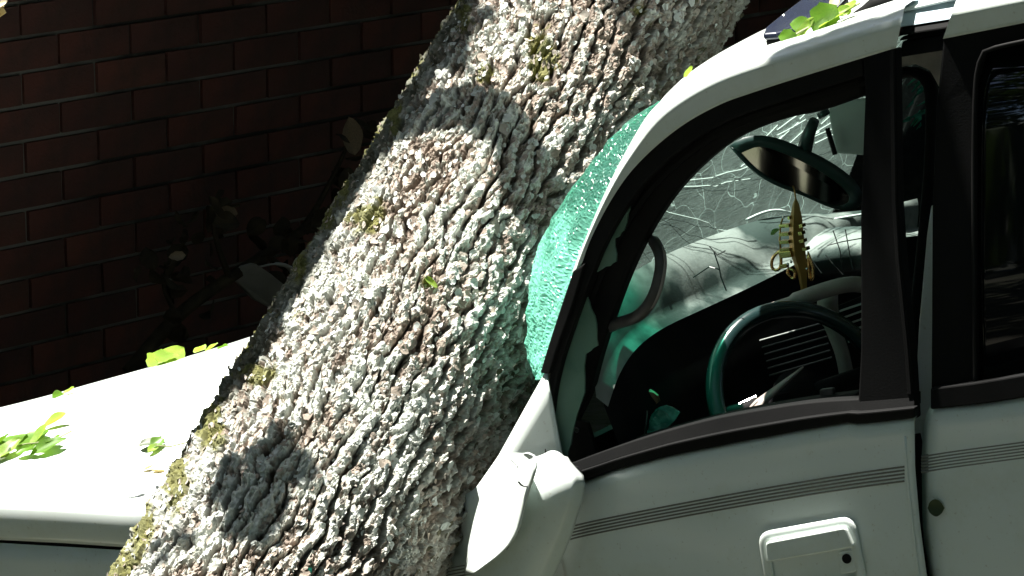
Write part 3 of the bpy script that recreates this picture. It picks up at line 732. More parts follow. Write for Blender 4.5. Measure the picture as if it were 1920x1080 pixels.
# seat
b = MB(); b.box(cw(.95, .42, -.5), A * .5, B * .5, C * .16); b.build('seat', M['dark'], car, bevel=.04)
b = MB(); b.box(cw(1.24, .42, -.15), A * .14 + C * -.03, B * .5, C * .66 + A * .14); b.build('seat_back', M['dark'], car, bevel=.04)

# --- windscreen, burst and hanging out past the pillar
vN = 170
nearE = smooth([on(*q) for q in [(1012, 712, .10), (1042, 640, .11), (1085, 545, .13), (1122, 440, .16), (1162, 350, .19), (1216, 262, .23), (1262, 205, .26)]], vN, 2)
burst = smooth([on(*q) for q in [(1004, 706, .17), (992, 690, .17), (996, 640, .18), (1002, 570, .19), (1018, 500, .21), (1044, 432, .23), (1076, 372, .25), (1112, 318, .27), (1164, 254, .30), (1204, 220, .32), (1235, 196, .32)]], vN, 1)
farE = nearE + B * 1.13 + A * .02; 
uN = 190; us = np.concatenate([np.linspace(0, .22, 90), np.linspace(.22, 1, uN - 90)[1:]])
Vg, crush, tint = [], [], []
for j in range(vN):
    N_, G_, F_ = nearE[j], burst[j], farE[j]; md_ = lerp(N_, F_, .5) - A * .075
    ks = np.array([0, .09, .5, 1.0]); pts = np.array([N_, G_, md_, F_]) - N_
    # monotone piecewise hermite through four stations
    dd = np.gradient(pts, ks, axis=0)
    for u in us:
        k = min(2, np.searchsorted(ks, u, 'right') - 1); h = ks[k + 1] - ks[k]; t = (u - ks[k]) / h
        p = pts[k] * (2 * t ** 3 - 3 * t * t + 1) + dd[k] * h * (t ** 3 - 2 * t * t + t) + pts[k + 1] * (-2 * t ** 3 + 3 * t * t) + dd[k + 1] * h * (t ** 3 - t * t)
        cr = 1 - min(1, max(0, (u - .12) / .16)); Vg.append(N_ + p); crush.append(cr * (1 - .92 * sstep(j / vN + .22 * (vnoise(np.array([j / 14.]), np.array([u * 40]), 5)[0] - .5), .28, .66))); tint.append(cr)
Vg = np.array(Vg); crush = np.array(crush); nu = len(us)
jit = RNG.normal(0, 1, (len(Vg), 3)) * (.0002 + .0004 * np.array(tint))[:, None]
lowf = (fbm(np.repeat(np.arange(vN) / 17.0, nu), np.tile(us * 60, vN), 3) - .5)
Vg = Vg + jit - A * (lowf * (.004 + .030 * np.array(tint)))[:, None]
_, Fg = grid(np.zeros((vN, nu, 3)))
ws = make('windscreen', Vg, Fg, M['shatter'], car, label='shattered green windscreen bulging out past the pillar')
at = ws.data.attributes.new('tint', 'FLOAT', 'POINT'); at.data.foreach_set('value', np.array(tint, np.float32))
at = ws.data.attributes.new('crush', 'FLOAT', 'POINT'); at.data.foreach_set('value', crush.astype(np.float32))
# long cracks across it
def wsp(u, v, off=0):
    i = min(nu - 1, int(np.searchsorted(us, u))); j = int(min(vN - 1, max(0, v * (vN - 1)))); return Vg[j * nu + i] + A * off
bd, bl2 = MB(), MB()
rg = random.Random(5)
for k in range(20):
    u0, v0 = .28 + rg.uniform(-.06, .06), .55 + rg.uniform(-.1, .1); an = rg.uniform(-1.3, 1.3); ln = rg.uniform(.25, .75)
    pts = []
    for q in np.linspace(.08, 1, 14):
        an += rg.uniform(-.025, .025); u = u0 + math.cos(an) * ln * q; v = v0 + math.sin(an) * ln * q * 1.1
        if .14 < u < 1 and 0 < v < 1: pts.append(wsp(u, v, .002))
    if len(pts) > 2: (bd if k % 3 else bl2).tube(pts, .0006 if k % 3 else .0009, 4)
for k in range(26):
    u0 = rg.uniform(.55, .98); v0 = rg.uniform(.55, .98); an = rg.uniform(.3, 1.0); ln = rg.uniform(.05, .16)
    bl2.tube([wsp(u0 + math.cos(an) * ln * q, v0 + math.sin(an) * ln * q, .002) for q in (0, .5, 1)], .0011, 4)
bd.build('glass_crack', M['crackdark'], car); bl2.build('glass_crack', M['cracklight'], car)
# broken lower lip of the pane
pts = [on(x, y, b_) for x, y, b_ in [(1400, 412, .80), (1425, 400, .84), (1452, 393, .88), (1478, 397, .92), (1500, 408, .95), (1540, 416, 1.0), (1580, 408, 1.05), (1618, 402, 1.1)]]
b = MB(); b.tube(smooth(pts, 24), .0028, 6); b.build('glass_lip', M['cracklight'], car, sm=True)

# --- dashboard
dr = smooth([on(*q) for q in [(1118, 745, .12), (1135, 690, .14), (1165, 640, .2), (1215, 600, .32), (1300, 562, .5), (1400, 516, .66), (1470, 480, .8), (1540, 445, .95), (1620, 436, 1.1), (1720, 425, 1.3)]], 60)
df = smooth([on(*q) for q in [(1105, 700, .12), (1120, 620, .18), (1150, 548, .26), (1190, 505, .36), (1280, 462, .55), (1380, 425, .75), (1460, 402, .9), (1560, 400, 1.05), (1640, 392, 1.15), (1720, 372, 1.32)]], 60)
rows = []
for t in np.linspace(0, 1.25, 16):
    row = []
    for i, (p, q) in enumerate(zip(df, dr)):
        if t <= 1: w = lerp(p, q, t) + (C * .5 + A * .3) * (.022 * math.sin(math.pi * t)) * (.6 + .4 * math.sin(i * .7) ** 2)
        else: w = q + A * (.02 * (t - 1) * 4) - C * ((t - 1) * .08)
        row.append(w)
    rows.append(row)
sheet('dash_top', rows, M['dash'], car)
rows = [[q + A * (.012 + .02 * min(1, t * 4)) - C * (.016 + .5 * t) for q in dr] for t in np.linspace(0, 1, 8)]
sheet('dash_face', rows, M['dark'], car)
# raised passenger pad
rows = []
up_ = resample([(1478, 452), (1520, 438), (1570, 430), (1625, 428)], 14); dn_ = resample([(1508, 520), (1545, 520), (1590, 515), (1640, 508)], 14)
for t in np.linspace(0, 1, 8): rows.append([on(*lerp(p, q, t), .86 + .12 * i / 13 - .05 * math.sin(math.pi * t) + .06 * (1 - t)) for i, (p, q) in enumerate(zip(up_, dn_))])
sheet('dash_pad', rows, M['dash'], car, solid=.01)
b = MB()
for pl in [[(1562, 432), (1575, 470), (1580, 510)], [(1585, 430), (1592, 470), (1600, 508)], [(1552, 460), (1580, 453), (1620, 446)], [(1548, 478), (1566, 500), (1580, 515)], [(1500, 470), (1520, 485), (1540, 512)]]:
    b.tube([on(x, y, .83) for x, y in pl], .0011, 4)
b.build('dash_crack', M['crackdark'], car)
b = MB()
for pl in [[(1338, 470), (1348, 500), (1352, 520), (1362, 545)], [(1330, 462), (1345, 478), (1360, 470)], [(1300, 520), (1330, 500), (1348, 505)]]:
    b.tube([on(x, y, .40) for x, y in pl], .0013, 4)
b.build('dash_crack', M['crackdark'], car)
# instrument hood
rows = []
hu = smooth([(1180, 655), (1215, 634), (1260, 626), (1310, 630), (1345, 650), (1365, 690)], 20); hd = smooth([(1190, 780), (1225, 760), (1265, 750), (1310, 752), (1340, 765), (1360, 790)], 20)
M['black'] = mat('black_plastic', (.003, .003, .003), .7, spec=.05)
for t in np.linspace(0, 1, 8): rows.append([on(*lerp(p, q, t), .56 - .06 * math.sin(math.pi * t)) for p, q in zip(hu, hd)])
sheet('instrument_hood', rows, M['black'], car, solid=.01)
# centre stack surround and air vent
b = MB(); b.tube([on(x, y, b_) for x, y, b_ in [tuple(v) for v in smooth([(1440, 580, .50), (1490, 564, .53), (1545, 544, .56), (1590, 532, .58), (1618, 534, .60), (1640, 540, .61)], 24)]], [.011] * 6 + [.0155] * 18, 12)
b.tube([on(x, y, b_) for x, y, b_ in [tuple(v) for v in smooth([(1552, 552, .63), (1552, 590, .63), (1562, 620, .63), (1580, 660, .63), (1590, 720, .63)], 16)]], [.02] * 5 + [.014] * 11, 10)
b.build('stack_surround', M['brown'], car, sm=True)
b = MB(); b.slab([on(x, y, .69) for x, y in [(1556, 580), (1640, 545), (1650, 640), (1585, 640)]], B * .02); b.build('vent_recess', M['dark'], car)
for (x0, y0, x1, y1) in [(1574, 582, 1640, 560), (1565, 600, 1640, 573), (1572, 612, 1640, 588), (1582, 623, 1640, 603), (1590, 640, 1640, 622)]:
    b = MB(); b.strip([on(x0, y0, .672), on(x1, y1, .672)], [on(x0, y0 + 3.5, .672), on(x1, y1 + 3.5, .672)], B * .012); b.build('vent_slat', M['paint'], car)
b = MB()
for (x, y, r_) in [(1517, 570, .005), (1499, 573, .004), (1506, 572, .003)]:
    p = on(x, y, .56); b.tube([p - A * .004, p, p + A * .004], [r_ * .6, r_, r_ * .6], 8)
b.build('column_button', M['steel'], car, sm=True)
# faint ribs of lower dash behind the wheel
b = MB()
for k in range(6):
    b.tube([on(1420 + k * 4, 640 + k * 13, .62), on(1545 + k * 3, 605 + k * 13, .66)], .002, 5)
b.build('dash_rib', M['grip'], car)

# --- steering wheel
wc = on(1507, 748, .42); h_ = unit(A * .55 + B * .83); v_ = unit(C * .93 - A * .36 + B * .1); v_ = unit(v_ - h_ * (v_ @ h_)); nrm_ = np.cross(h_, v_)
whl = empty('steering_wheel', tuple(wc - wloc(car))); whl.parent = car
ring = [wc + h_ * .178 * math.cos(t) + v_ * .178 * math.sin(t) for t in np.linspace(0, 2 * math.pi, 64, endpoint=False)]
b = MB(); b.tube(ring, .0165, 14, closed=True, fdir=None); b.build('rim', M['wheel'], whl, sm=True)
b = MB(); b.tube([wc - nrm_ * .03, wc - nrm_ * .005, wc + nrm_ * .008], [.05, .062, .03], 20); b.build('hub', M['dark'], whl, sm=True)
for t in (0.1, math.pi - .1, -math.pi / 2):
    d_ = h_ * math.cos(t) + v_ * math.sin(t); b = MB(); b.tube([wc + d_ * .03, wc + d_ * .11, wc + d_ * .17], [.022, .016, .012], 8, flat=.5, fdir=nrm_); b.build('spoke', M['dark'], whl, sm=True)
# pale edge of the column cover and stalk
b = MB(); b.tube([on(x, y, b_) for x, y, b_ in [(1398, 790, .30), (1425, 755, .33), (1465, 722, .36), (1506, 688, .39)]], [.026, .020, .013, .004], 10, flat=.4, fdir=C); b.build('column_cover', M['brown'], car, sm=True)
b = MB(); b.tube([on(1386, 758, .30), on(1418, 743, .32)], .0022, 6); b.build('column_stalk', M['steel'], car)

# --- grab handle on the windscreen pillar
gp = smooth([on(*q) for q in [(1212, 440, .16), (1226, 450, .14), (1240, 480, .12), (1238, 515, .11), (1225, 560, .10), (1200, 592, .10), (1170, 603, .11), (1135, 612, .13)]], 36)
b = MB(); b.tube(gp, [.007] * 4 + [.011] * 28 + [.013] * 4, 12); b.build('grab_handle', M['grip'], car, sm=True)
b = MB(); b.tube([p - C * .001 + A * .010 - B * .003 for p in gp[6:30]], .0035, 6); b.build('grab_handle_strip', M['brown'], car, sm=True)

# --- sun visor and inside mirror
vz = rrect([(1551, 205), (1594, 188), (1660, 180), (1680, 280), (1625, 292), (1566, 288)], 6)
b = MB(); b.slab([on(x, y, .82) for x, y in vz], B * .016); b.build('sun_visor', mat('visor_vinyl', (.40, .45, .41), .6, bump=(200, .3, .001)), car, bevel=.005)
b = MB(); b.tube([on(1551, 240, .80), on(1566, 290, .80)], .005, 8); b.build('visor_hinge', M['trim'], car)
mo = [(110, 212), (150, 182), (205, 164), (290, 170), (400, 212), (520, 268), (620, 338), (668, 400), (668, 455), (640, 478), (590, 484), (530, 472), (420, 420), (300, 378), (225, 332), (150, 262)]
mo = [(1320 + x / 2.25, 180 + y / 2.25) for x, y in mo]; mo = smooth(mo + mo[:1], 40, 2)[:-1]
mi = [(158, 240), (230, 208), (300, 226), (420, 276), (540, 345), (622, 420), (612, 455), (575, 468), (520, 455), (415, 405), (305, 362), (225, 312)]
mi = [(1320 + x / 2.25, 180 + y / 2.25) for x, y in mi]; mi = smooth(mi + mi[:1], 40, 2)[:-1]
bm_ = lambda x: .60 + (x - 1370) / 240 * .13
inm = empty('inside_mirror', tuple(on(1495, 320, .69) - wloc(car)), label='inside mirror knocked askew with a brass charm hung on it'); inm.parent = car
fr = MB(); n0 = len(mo); Q = [on(x, y, bm_(x)) for x, y in mo]; Qi = [on(x, y, bm_(x) + .001) for x, y in mi]
fr.strip(Q + Q[:1], Qi + Qi[:1], B * .004 - A * .004); ctr_ = np.mean(Q, 0); bk = [ctr_ + (q - ctr_) * .8 - A * .03 + B * .02 for q in Q]
fr.strip(Q + Q[:1], bk + bk[:1], B * .002); fr.add(bk, [tuple(range(n0))]); fr.build('mirror_housing', M['mirror_shell'], inm, sm=True)
b = MB(); b.slab([p + B * .003 - A * .003 for p in Qi], B * .002); b.build('mirror_pane', M['mirror'], inm)
b = MB(); b.tube([on(1508, 282, .69), on(1516, 252, .68), on(1527, 226, .67)], [.015, .013, .010], 10); b.tube([on(1536, 218, .67), on(1552, 208, .67)], .007, 8); b.build('mirror_stem', M['mirror_shell'], inm, sm=True)

# --- folded door mirror with broken cover
dm = empty('door_mirror', tuple(on(985, 960, -.08) - wloc(car)), label='white door mirror folded back with its cracked cover hanging off'); dm.parent = car
Lx = smooth([(960, 851), (940, 862), (924, 875), (912, 902), (898, 944), (886, 988), (871, 1068), (872, 1077)], 24, 1)
Rx = smooth([(990, 849), (1008, 856), (1005, 884), (991, 920), (980, 967), (972, 997), (948, 1032), (890, 1074)], 24, 1)
rows = []
for t in np.linspace(0, 1, 14):
    rows.append([on(*lerp(L, Rr, t), -.035 - .12 * t ** .85 + .03 * (i / 23 < .12) * (1 - i / 23 / .12)) for i, (L, Rr) in enumerate(zip(Lx, Rx))])
sheet('mirror_cover', rows, M['paint'], dm, solid=.003)
ys = [846, 851, 858, 866, 878, 892, 908, 935, 961, 985, 1006, 1030, 1056, 1080, 1110, 1130]
lx = [1022, 1010, 1000, 992, 985, 980, 976, 962, 950, 935, 925, 910, 895, 885, 882, 895]
rx = [1052, 1058, 1064, 1069, 1079, 1093, 1096, 1092, 1084, 1077, 1070, 1060, 1049, 1037, 1020, 1005]
rows = []
for k, y in enumerate(ys):
    e_ = min(1, max(0, y - 846) / 80) ** .55
    row = []
    for u in np.linspace(0, 1, 26):
        x = lx[k] + (rx[k] - lx[k]) * u
        bq = -.055 - .062 * e_ * math.cos((u - .38) * 1.75) ** 1.0
        if u > .84: bq += (u - .84) * .16
        row.append(on(x, y + (4 * (u - .5) ** 2 * 6 if k < 2 else 0), bq))
    rows.append(row)
sheet('mirror_housing', rows, M['paint'], dm, solid=.003)
b = MB(); b.slab([on(x, y, -.045) for x, y in [(1000, 870), (1075, 878), (1086, 905), (1040, 1040), (1015, 1100), (905, 1100), (950, 960)]], B * .03); b.build('mirror_arm', M['dark'], dm, bevel=.01)
for pl, r_ in [([(958, 862), (964, 869), (970, 873), (971, 878)], .0009), ([(972, 903), (977, 909), (983, 912), (990, 912)], .0018), ([(950, 853), (956, 856), (960, 861)], .0006), ([(1006, 858), (1003, 890), (988, 930), (979, 968), (972, 997), (950, 1031)], .0006)]:
    b = MB(); b.tube([on(x, y, -.152) for x, y in pl], r_, 5); b.build('crack', M['crackdark'], dm)

# --- dark visor panel and rack bar on the roof
def poly_b(pts): return [on(x, y, b_) for x, y, b_ in pts]
top = poly_b([(1430, 64, .17), (1436, 50, .21), (1468, 24, .28), (1502, -2, .35), (1524, -18, .40), (1590, -20, .40), (1571, 0, .34), (1557, 14, .30), (1546, 27, .26), (1530, 38, .23), (1490, 52, .20), (1455, 62, .175)])
b = MB(); b.slab(top, -C * .012); b.build('roof_visor', M['navy'], car, bevel=.004)
base = [lerp(p, np.mean(top, 0), .03) - C * .0125 for p in top]
b = MB(); b.slab(base, -C * .024); b.build('visor_base', M['rubber'], car, bevel=.003)
p = on(1470, 31, .27); b = MB(); b.tube([p - C * .002, p + C * .004], [.006, .004], 10); b.build('visor_screw', M['steel'], car, sm=True)
b = MB(); b.tube(smooth(poly_b([(1596, 44, .24), (1615, 26, .25), (1645, 10, .26), (1690, -3, .27), (1800, -22, .29), (1990, -60, .32)]), 24), [.012] * 3 + [.017] * 21, 10); b.build('roof_bar', M['rubber'], car, sm=True)

# ------------------------------------------------------------------ hanging charm
orn = empty('hanging_charm', tuple(on(1490, 372, .64)), 'brass ribbed charm hanging from the inside mirror', 'charm')
oz = lambda x, y, b_=.64: on(1400 + x / 3, 340 + y / 3, b_)
b = MB(); b.tube([oz(262, 30, .665), oz(270, 60, .655), oz(276, 95, .645)], .0016, 6); b.build('cord', M['gold_dull'], orn)
b = MB()
for (y, x0, x1, d_) in [(0, 0, 0, 0)]:
    secs = [(92, 274, 278, .002), (130, 258, 296, .008), (200, 244, 312, .012), (300, 238, 322, .015), (390, 242, 332, .015), (440, 256, 336, .013), (520, 286, 340, .008), (600, 302, 340, .005), (680, 314, 324, .002)]
    V = []; Fc = []
    for (yy, xa, xb, dd) in secs:
        m0 = (xa + xb) / 2; V += [oz(xa, yy), oz(m0, yy) - B * dd, oz(xb, yy), oz(m0, yy) + B * dd]
    for i in range(len(secs) - 1):
        for k in range(4): Fc.append((i * 4 + k, i * 4 + (k + 1) % 4, i * 4 + 4 + (k + 1) % 4, i * 4 + 4 + k))
    Fc += [(0, 1, 2, 3), tuple(len(V) - 4 + k for k in range(4))]; b.add(V, Fc)
b.build('charm_body', M['gold_dull'], orn, bevel=.0006)
for (y, x0, x1) in [(250, 192, 246), (297, 192, 244), (341, 194, 246), (385, 196, 250), (250, 304, 322), (292, 300, 320), (335, 306, 330), (380, 322, 346), (205, 240, 250)]:
    b = MB(); b.box((oz(x0, y) + oz(x1, y - 4)) / 2, oz(x1, y - 4) - oz(x0, y), B * .016, C * .0065); b.build('rib', M['gold'], orn)
b = MB(); b.box(oz(230, 408) - B * .004, oz(265, 404) - oz(196, 412), B * .016, C * .012); b.box(oz(218, 474) - B * .004, oz(238, 470) - oz(200, 478), B * .012, C * .008); b.build('charm_plate', M['gold'], orn, bevel=.001)
b = MB(); b.tube([oz(205, 200), oz(190, 250), oz(186, 330), oz(192, 400)], .0018, 6); b.build('side_rod', M['gold_dull'], orn, sm=True)
for pl in [[(190, 390), (150, 420), (136, 470), (150, 500), (180, 500), (196, 470)], [(236, 490), (228, 515), (250, 548), (272, 545), (274, 505)], [(345, 400), (362, 450), (376, 500), (372, 560), (356, 566), (350, 500)], [(290, 400), (316, 400), (322, 430), (300, 450), (284, 430)]]:
    b = MB(); q = [oz(x, y) for x, y in pl]; b.tube(smooth(q + q[:1], 20)[:-1], .0032, 7, closed=True); b.build('loop', M['gold'], orn, sm=True)
for (x, y) in [(208, 202), (232, 466), (338, 492), (250, 452)]:
    b = MB(); p = oz(x, y, .632); b.tube([p - C * .003, p, p + C * .003], [.001, .003, .001], 8); b.build('bead', M['steel'], orn, sm=True)

# ------------------------------------------------------------------ things inside the car
pts = jag([(1168, 736), (1180, 724), (1200, 718), (1226, 736), (1236, 752), (1212, 768), (1186, 778)], 2, 3, 9)
b = MB(); b.slab([on(x, y, .22 + random.uniform(-.01, .01)) for x, y in pts], B * .006)
b.build('cloth_scrap', M['paper'], None, bevel=.002, label='crumpled tan scrap lying by the dash behind the sill', cat='scrap')
pts = jag([(1210, 822), (1218, 785), (1228, 768), (1248, 760), (1274, 774), (1256, 800), (1232, 818)], 2, 2, 11)
b = MB(); b.slab([on(x, y, .17 + random.uniform(-.006, .006)) for x, y in pts], B * .004)
b.build('glass_lump', M['greenbit'], None, label='bright green lump of broken glass just above the window sill', cat='glass')
b = MB(); b.tube([on(1213, 770, .16), on(1211, 795, .16), on(1206, 822, .16)], .002, 6)
b.build('bent_clip', M['steel'], None, label='thin pale clip standing beside the green glass lump', cat='clip')

# ------------------------------------------------------------------ leaves
def leaf_mesh(k):
    rg = random.Random(900 + k); n = 9; V = []; fold = rg.uniform(.15, .5); curl = rg.uniform(-.25, .5); lob = rg.choice([0, 0, .12])
    for i in range(n):
        t = i / (n - 1); w = .30 * math.sin(math.pi * min(1, t * .92 + .04)) ** .8 * (1 + lob * math.sin(t * 19)) * (1 if 0 < i < n - 1 else .08)
        z = curl * (t - .3) ** 2; wv = .03 * math.sin(t * 9 + k)
        V += [(t, -w, z + w * fold + wv), (t, -w * .5, z + w * fold * .4), (t, 0, z), (t, w * .5, z + w * fold * .4), (t, w, z + w * fold - wv)]
    Fc = [(i * 5 + j, i * 5 + j + 1, i * 5 + j + 6, i * 5 + j + 5) for i in range(n - 1) for j in range(4)]
    return V, Fc
leafs = [leaf_mesh(k) for k in range(6)]
LM = {}
def leaf_data(k, m):
    if (k, m) not in LM:
        me = bpy.data.meshes.new('leaf'); V, Fc = leafs[k]; me.from_pydata(V, [], Fc); me.materials.append(M[m])
        me.polygons.foreach_set('use_smooth', [True] * len(me.polygons)); LM[(k, m)] = me
    return LM[(k, m)]
def put_leaf(parent, p, q, nrm, m='leaf', k=None, wid=1.0, name='leaf', **tags):
    """leaf from stalk end p to tip q, its upper side towards nrm"""
    k = random.randrange(6) if k is None else k; x = np.asarray(q) - p; L_ = np.linalg.norm(x); x = x / L_; z = unit(nrm - x * (nrm @ x)); y = np.cross(z, x)
    o = bpy.data.objects.new(name, leaf_data(k, m)); scn.collection.objects.link(o)
    if parent: o.parent = parent; o.location = p - wloc(parent)
    else: o.location = p
    o.rotation_euler = Matrix(((x[0], y[0], z[0]), (x[1], y[1], z[1]), (x[2], y[2], z[2]))).to_euler(); o.scale = (L_, L_ * wid, L_)
    for a_, v in tags.items(): o[a_] = v
    return o
def bonnet_pt(x, y):
    """point on the bonnet under the pixel ray"""
    for k in range(60):
        r = ray(x, y + k * 1.0); h = HB.ray_cast(Vector(CAM), Vector(unit(r)))
        if h[0] is not None: break
    return CAM + ray(x, y) * float((np.array(h[0]) - CAM) @ FW)
bo = [o for o in scn.objects if o.name == 'bonnet'][0]
from mathutils.bvhtree import BVHTree
HB = BVHTree.FromPolygons([tuple(np.array(v.co) + wloc(bo)) for v in bo.data.vertices], [tuple(p.vertices) for p in bo.data.polygons])
ZU = np.array([0, 0, 1.])
def sprig(label, cat, pix, lf, getp, nrm=ZU, lift=.008, stem=None, stemr=.0016):
    b0 = getp(*pix[0]); s = empty('leaf_sprig', tuple(b0), label, cat, 'fresh leaves fallen on the car')
    for (x0, y0, x1, y1, m, w) in lf:
        p0, p1 = getp(x0, y0), getp(x1, y1)
        put_leaf(s, p0 + nrm * lift * random.uniform(.4, 1), p1 + nrm * lift * random.uniform(.5, 2.0), unit(nrm + RNG.normal(0, .35, 3)), m, wid=w)
    if stem:
        b = MB(); b.tube([getp(x, y) + nrm * lift for x, y in stem], stemr, 5); b.build('stem', M['twig'], s)
    return s
sprig('thick clump of green leaves on the sunny bonnet at its left end', 'leaves', [(50, 845)],
      [(0, 852, 48, 822, 'leaf', 1.2), (40, 850, 82, 818, 'leaf', 1.5), (70, 848, 118, 838, 'leaf', 1.0), (2, 868, 40, 842, 'leaf2', 1.0), (30, 862, 70, 856, 'leaf', .9), (-20, 850, 20, 838, 'leaf', 1.2), (84, 808, 128, 800, 'leaf2', .8), (60, 845, 92, 826, 'leaf2', 1.2), (0, 872, 12, 850, 'leafdark', 1.0), (55, 862, 125, 842, 'leaf', .7)],
      bonnet_pt, lift=.016, stem=[(0, 856), (50, 846), (100, 840), (135, 822)])
sprig('small olive leaf pair on a thin twig beside the trunk on the bonnet', 'leaves', [(285, 845)],
      [(300, 838, 260, 846, 'leafdark', 1.2), (285, 850, 306, 834, 'leaf', 1.4), (300, 842, 278, 858, 'leaf2', 1.0), (290, 834, 310, 830, 'leafdark', .7)], bonnet_pt, lift=.012, stem=[(292, 846), (320, 848), (352, 840)])
sprig('bright yellow green leaf cluster standing on the far edge of the bonnet', 'leaves', [(305, 682)],
      [(278, 692, 312, 676, 'leaf2', 1.4), (300, 686, 342, 672, 'leaf2', .9), (296, 688, 326, 668, 'leaf2', 1.0)], bonnet_pt, lift=.010)
sprig('row of tiny leaf bits along the bonnet edge next to the trunk', 'leaves', [(395, 660)],
      [(365, 667, 385, 662, 'leaf2', .9), (385, 662, 410, 655, 'leaf2', .9), (408, 658, 428, 653, 'leaf', .8)], bonnet_pt, lift=.008)
sprig('tiny green leaf scraps on the bonnet edge towards the front', 'leaves', [(120, 745)],
      [(98, 750, 120, 741, 'leaf', 1), (118, 744, 142, 738, 'leaf2', .9)], bonnet_pt, lift=.007)
sprig('two dry pale scraps lying low on the bonnet beside the trunk', 'leaves', [(290, 885)],
      [(268, 886, 290, 882, 'leafdry', .7), (285, 888, 310, 886, 'leafdry', .7), (318, 886, 335, 882, 'leafdry', .8)], bonnet_pt, lift=.006)
rb = lambda x, y: on(x, y, .145 + (90 - y) * .0010)
sprig('leafy green sprig caught beside the dark roof visor', 'leaves', [(1540, 60)],
      [(1528, 52, 1488, 56, 'leaf', 1.3), (1500, 78, 1470, 84, 'leaf', 1.5), (1528, 64, 1580, 26, 'leaf', 1.5), (1540, 60, 1590, 34, 'leaf2', 1.2), (1574, 36, 1600, 22, 'leaf2', 1.4), (1580, 28, 1616, 16, 'leaf2', 1.0), (1560, 20, 1578, 4, 'leafdry', 1.5), (1492, 78, 1535, 46, 'leaf2', .6), (1530, 66, 1560, 46, 'leaf', 1.2), (1590, 30, 1606, 30, 'leaf2', 1)],
      rb, nrm=unit(C - B * .9), lift=.012, stem=[(1478, 84), (1510, 66), (1545, 48), (1590, 30), (1618, 14)], stemr=.0022)
put_leaf(None, onf(1282, 144, top_b, .07), onf(1302, 130, top_b, .07) + C * .004, unit(-B + C), 'leaf2', wid=1, name='leaf', label='single yellow green leaf on the roof edge above the trunk', category='leaf')
put_leaf(None, onf(1771, 952, rear_low_b, -.006), onf(1741, 951, rear_low_b, -.006), unit(-B + C * .1), 'leafdark', k=2, wid=1.7, name='leaf', label='small dark leaf stuck to the white rear door', category='leaf')
put_leaf(None, on(1462, 430, .62), on(1446, 441, .62), unit(-B + C), 'leaf', wid=1, name='leaf', label='tiny green leaf on the dashboard left of the charm', category='leaf')
tw = empty('hanging_twig', tuple(P(-30, -30, 6.4)), 'pale dry leaves poking into the upper left corner', 'twig')
for (x0, y0, x1, y1) in [(-30, 10, 16, 2), (-30, 20, 12, 24), (-25, 0, 8, 12), (-20, 34, 3, 28)]:
    put_leaf(tw, P(x0, y0, 6.4), P(x1, y1, 6.4), unit(-FW + ZU * .5), 'leafdry', wid=1.2)
b = MB(); b.tube([P(-30, 12, 6.41), P(-90, -20, 6.5), P(-160, -120, 6.6)], .003, 6); b.build('stem', M['twig'], tw)
# small bits on the trunk
for (x, y, lab) in [(803, 536, 'small yellow green leaf bit on the middle of the trunk')]:
    p = trunk_hit(x, y); put_leaf(None, p + NU * .012 - RT * .012 + UP * .012, p + NU * .012 + RT * .012 - UP * .012, NU, 'leaf2', wid=.7, name='leaf', label=lab, category='leaf')
p = trunk_hit(573, 1076); b = MB(); b.box(p + NU * .012, RT * .016, UP * .008, NU * .005); b.build('glass_fragment', M['greenbit'], None, bevel=.001, label='mint green crumb of glass on the trunk above the picture edge', cat='glass')

# ------------------------------------------------------------------ litter in the shade by the house
def wpx(x, y, out): 
    r = ray(x, y); t = ((W0 + WNn * out - CAM) @ WNn) / (r @ WNn); return CAM + r * t
b = MB(); b.slab([wpx(x, y, o_) for x, y, o_ in [(432, 520, .30), (448, 498, .34), (470, 492, .38), (500, 512, .40), (540, 545, .42), (560, 590, .42), (520, 585, .36), (470, 560, .32)]], WNn * .02)
b.build('bent_board', M['debris'], None, bevel=.004, label='grey bent board in the shade left of the trunk', cat='board')
b = MB(); b.tube(smooth([wpx(x, y, .5) for x, y in [(488, 500), (515, 494), (540, 498), (552, 512), (560, 540)]], 18), [.006] * 6 + [.014] * 12, 8, flat=.4)
b.build('curved_strip', M['debris'], None, sm=True, label='pale curved strip of debris touching the left side of the trunk', cat='strip')
br = empty('broken_branch', tuple(wpx(470, 560, .35)), 'dark broken branch with dead leaves in the gap between wall and trunk', 'branch')
M['deadleaf'] = mat('dead_leaf', (.02, .016, .011), .8, spec=.1, noise=(25, (.04, .032, .02), .4, .7))
lines_ = [([(240, 700), (330, 590), (430, 520), (560, 440), (700, 330), (760, 200)], .022), ([(430, 520), (400, 440), (405, 393), (448, 385)], .010), ([(560, 440), (600, 380), (640, 300), (660, 250)], .011), ([(330, 590), (300, 530), (325, 480)], .008), ([(500, 480), (560, 520), (600, 500)], .010)]
for k, (ln, r_) in enumerate(lines_):
    P_ = smooth([wpx(x, y, .32 + .03 * math.sin(x * .02)) for x, y in ln], 24)
    b = MB(); b.tube(P_, np.linspace(r_, r_ * .45, 24), 8); b.build('limb' if k == 0 else 'twig', M['deadleaf'], br, sm=True)
dl = MB()
for k in range(80):
    ln, r_ = random.choice(lines_); i = random.randrange(len(ln) - 1); t = random.random(); x = ln[i][0] * (1 - t) + ln[i + 1][0] * t + random.gauss(0, 26); y = ln[i][1] * (1 - t) + ln[i + 1][1] * t + random.gauss(0, 26)
    p = wpx(x, y, .32 + random.uniform(-.06, .08)); V, Fc = random.choice(leafs); L_ = random.uniform(.04, .085); x_ = unit(RNG.normal(0, 1, 3)); z_ = RNG.normal(0, 1, 3); z_ = unit(z_ - x_ * (z_ @ x_)); y_ = np.cross(z_, x_)
    dl.add([p + (x_ * v[0] + y_ * v[1] * 1.2 + z_ * v[2] * 1.6) * L_ for v in V], Fc)
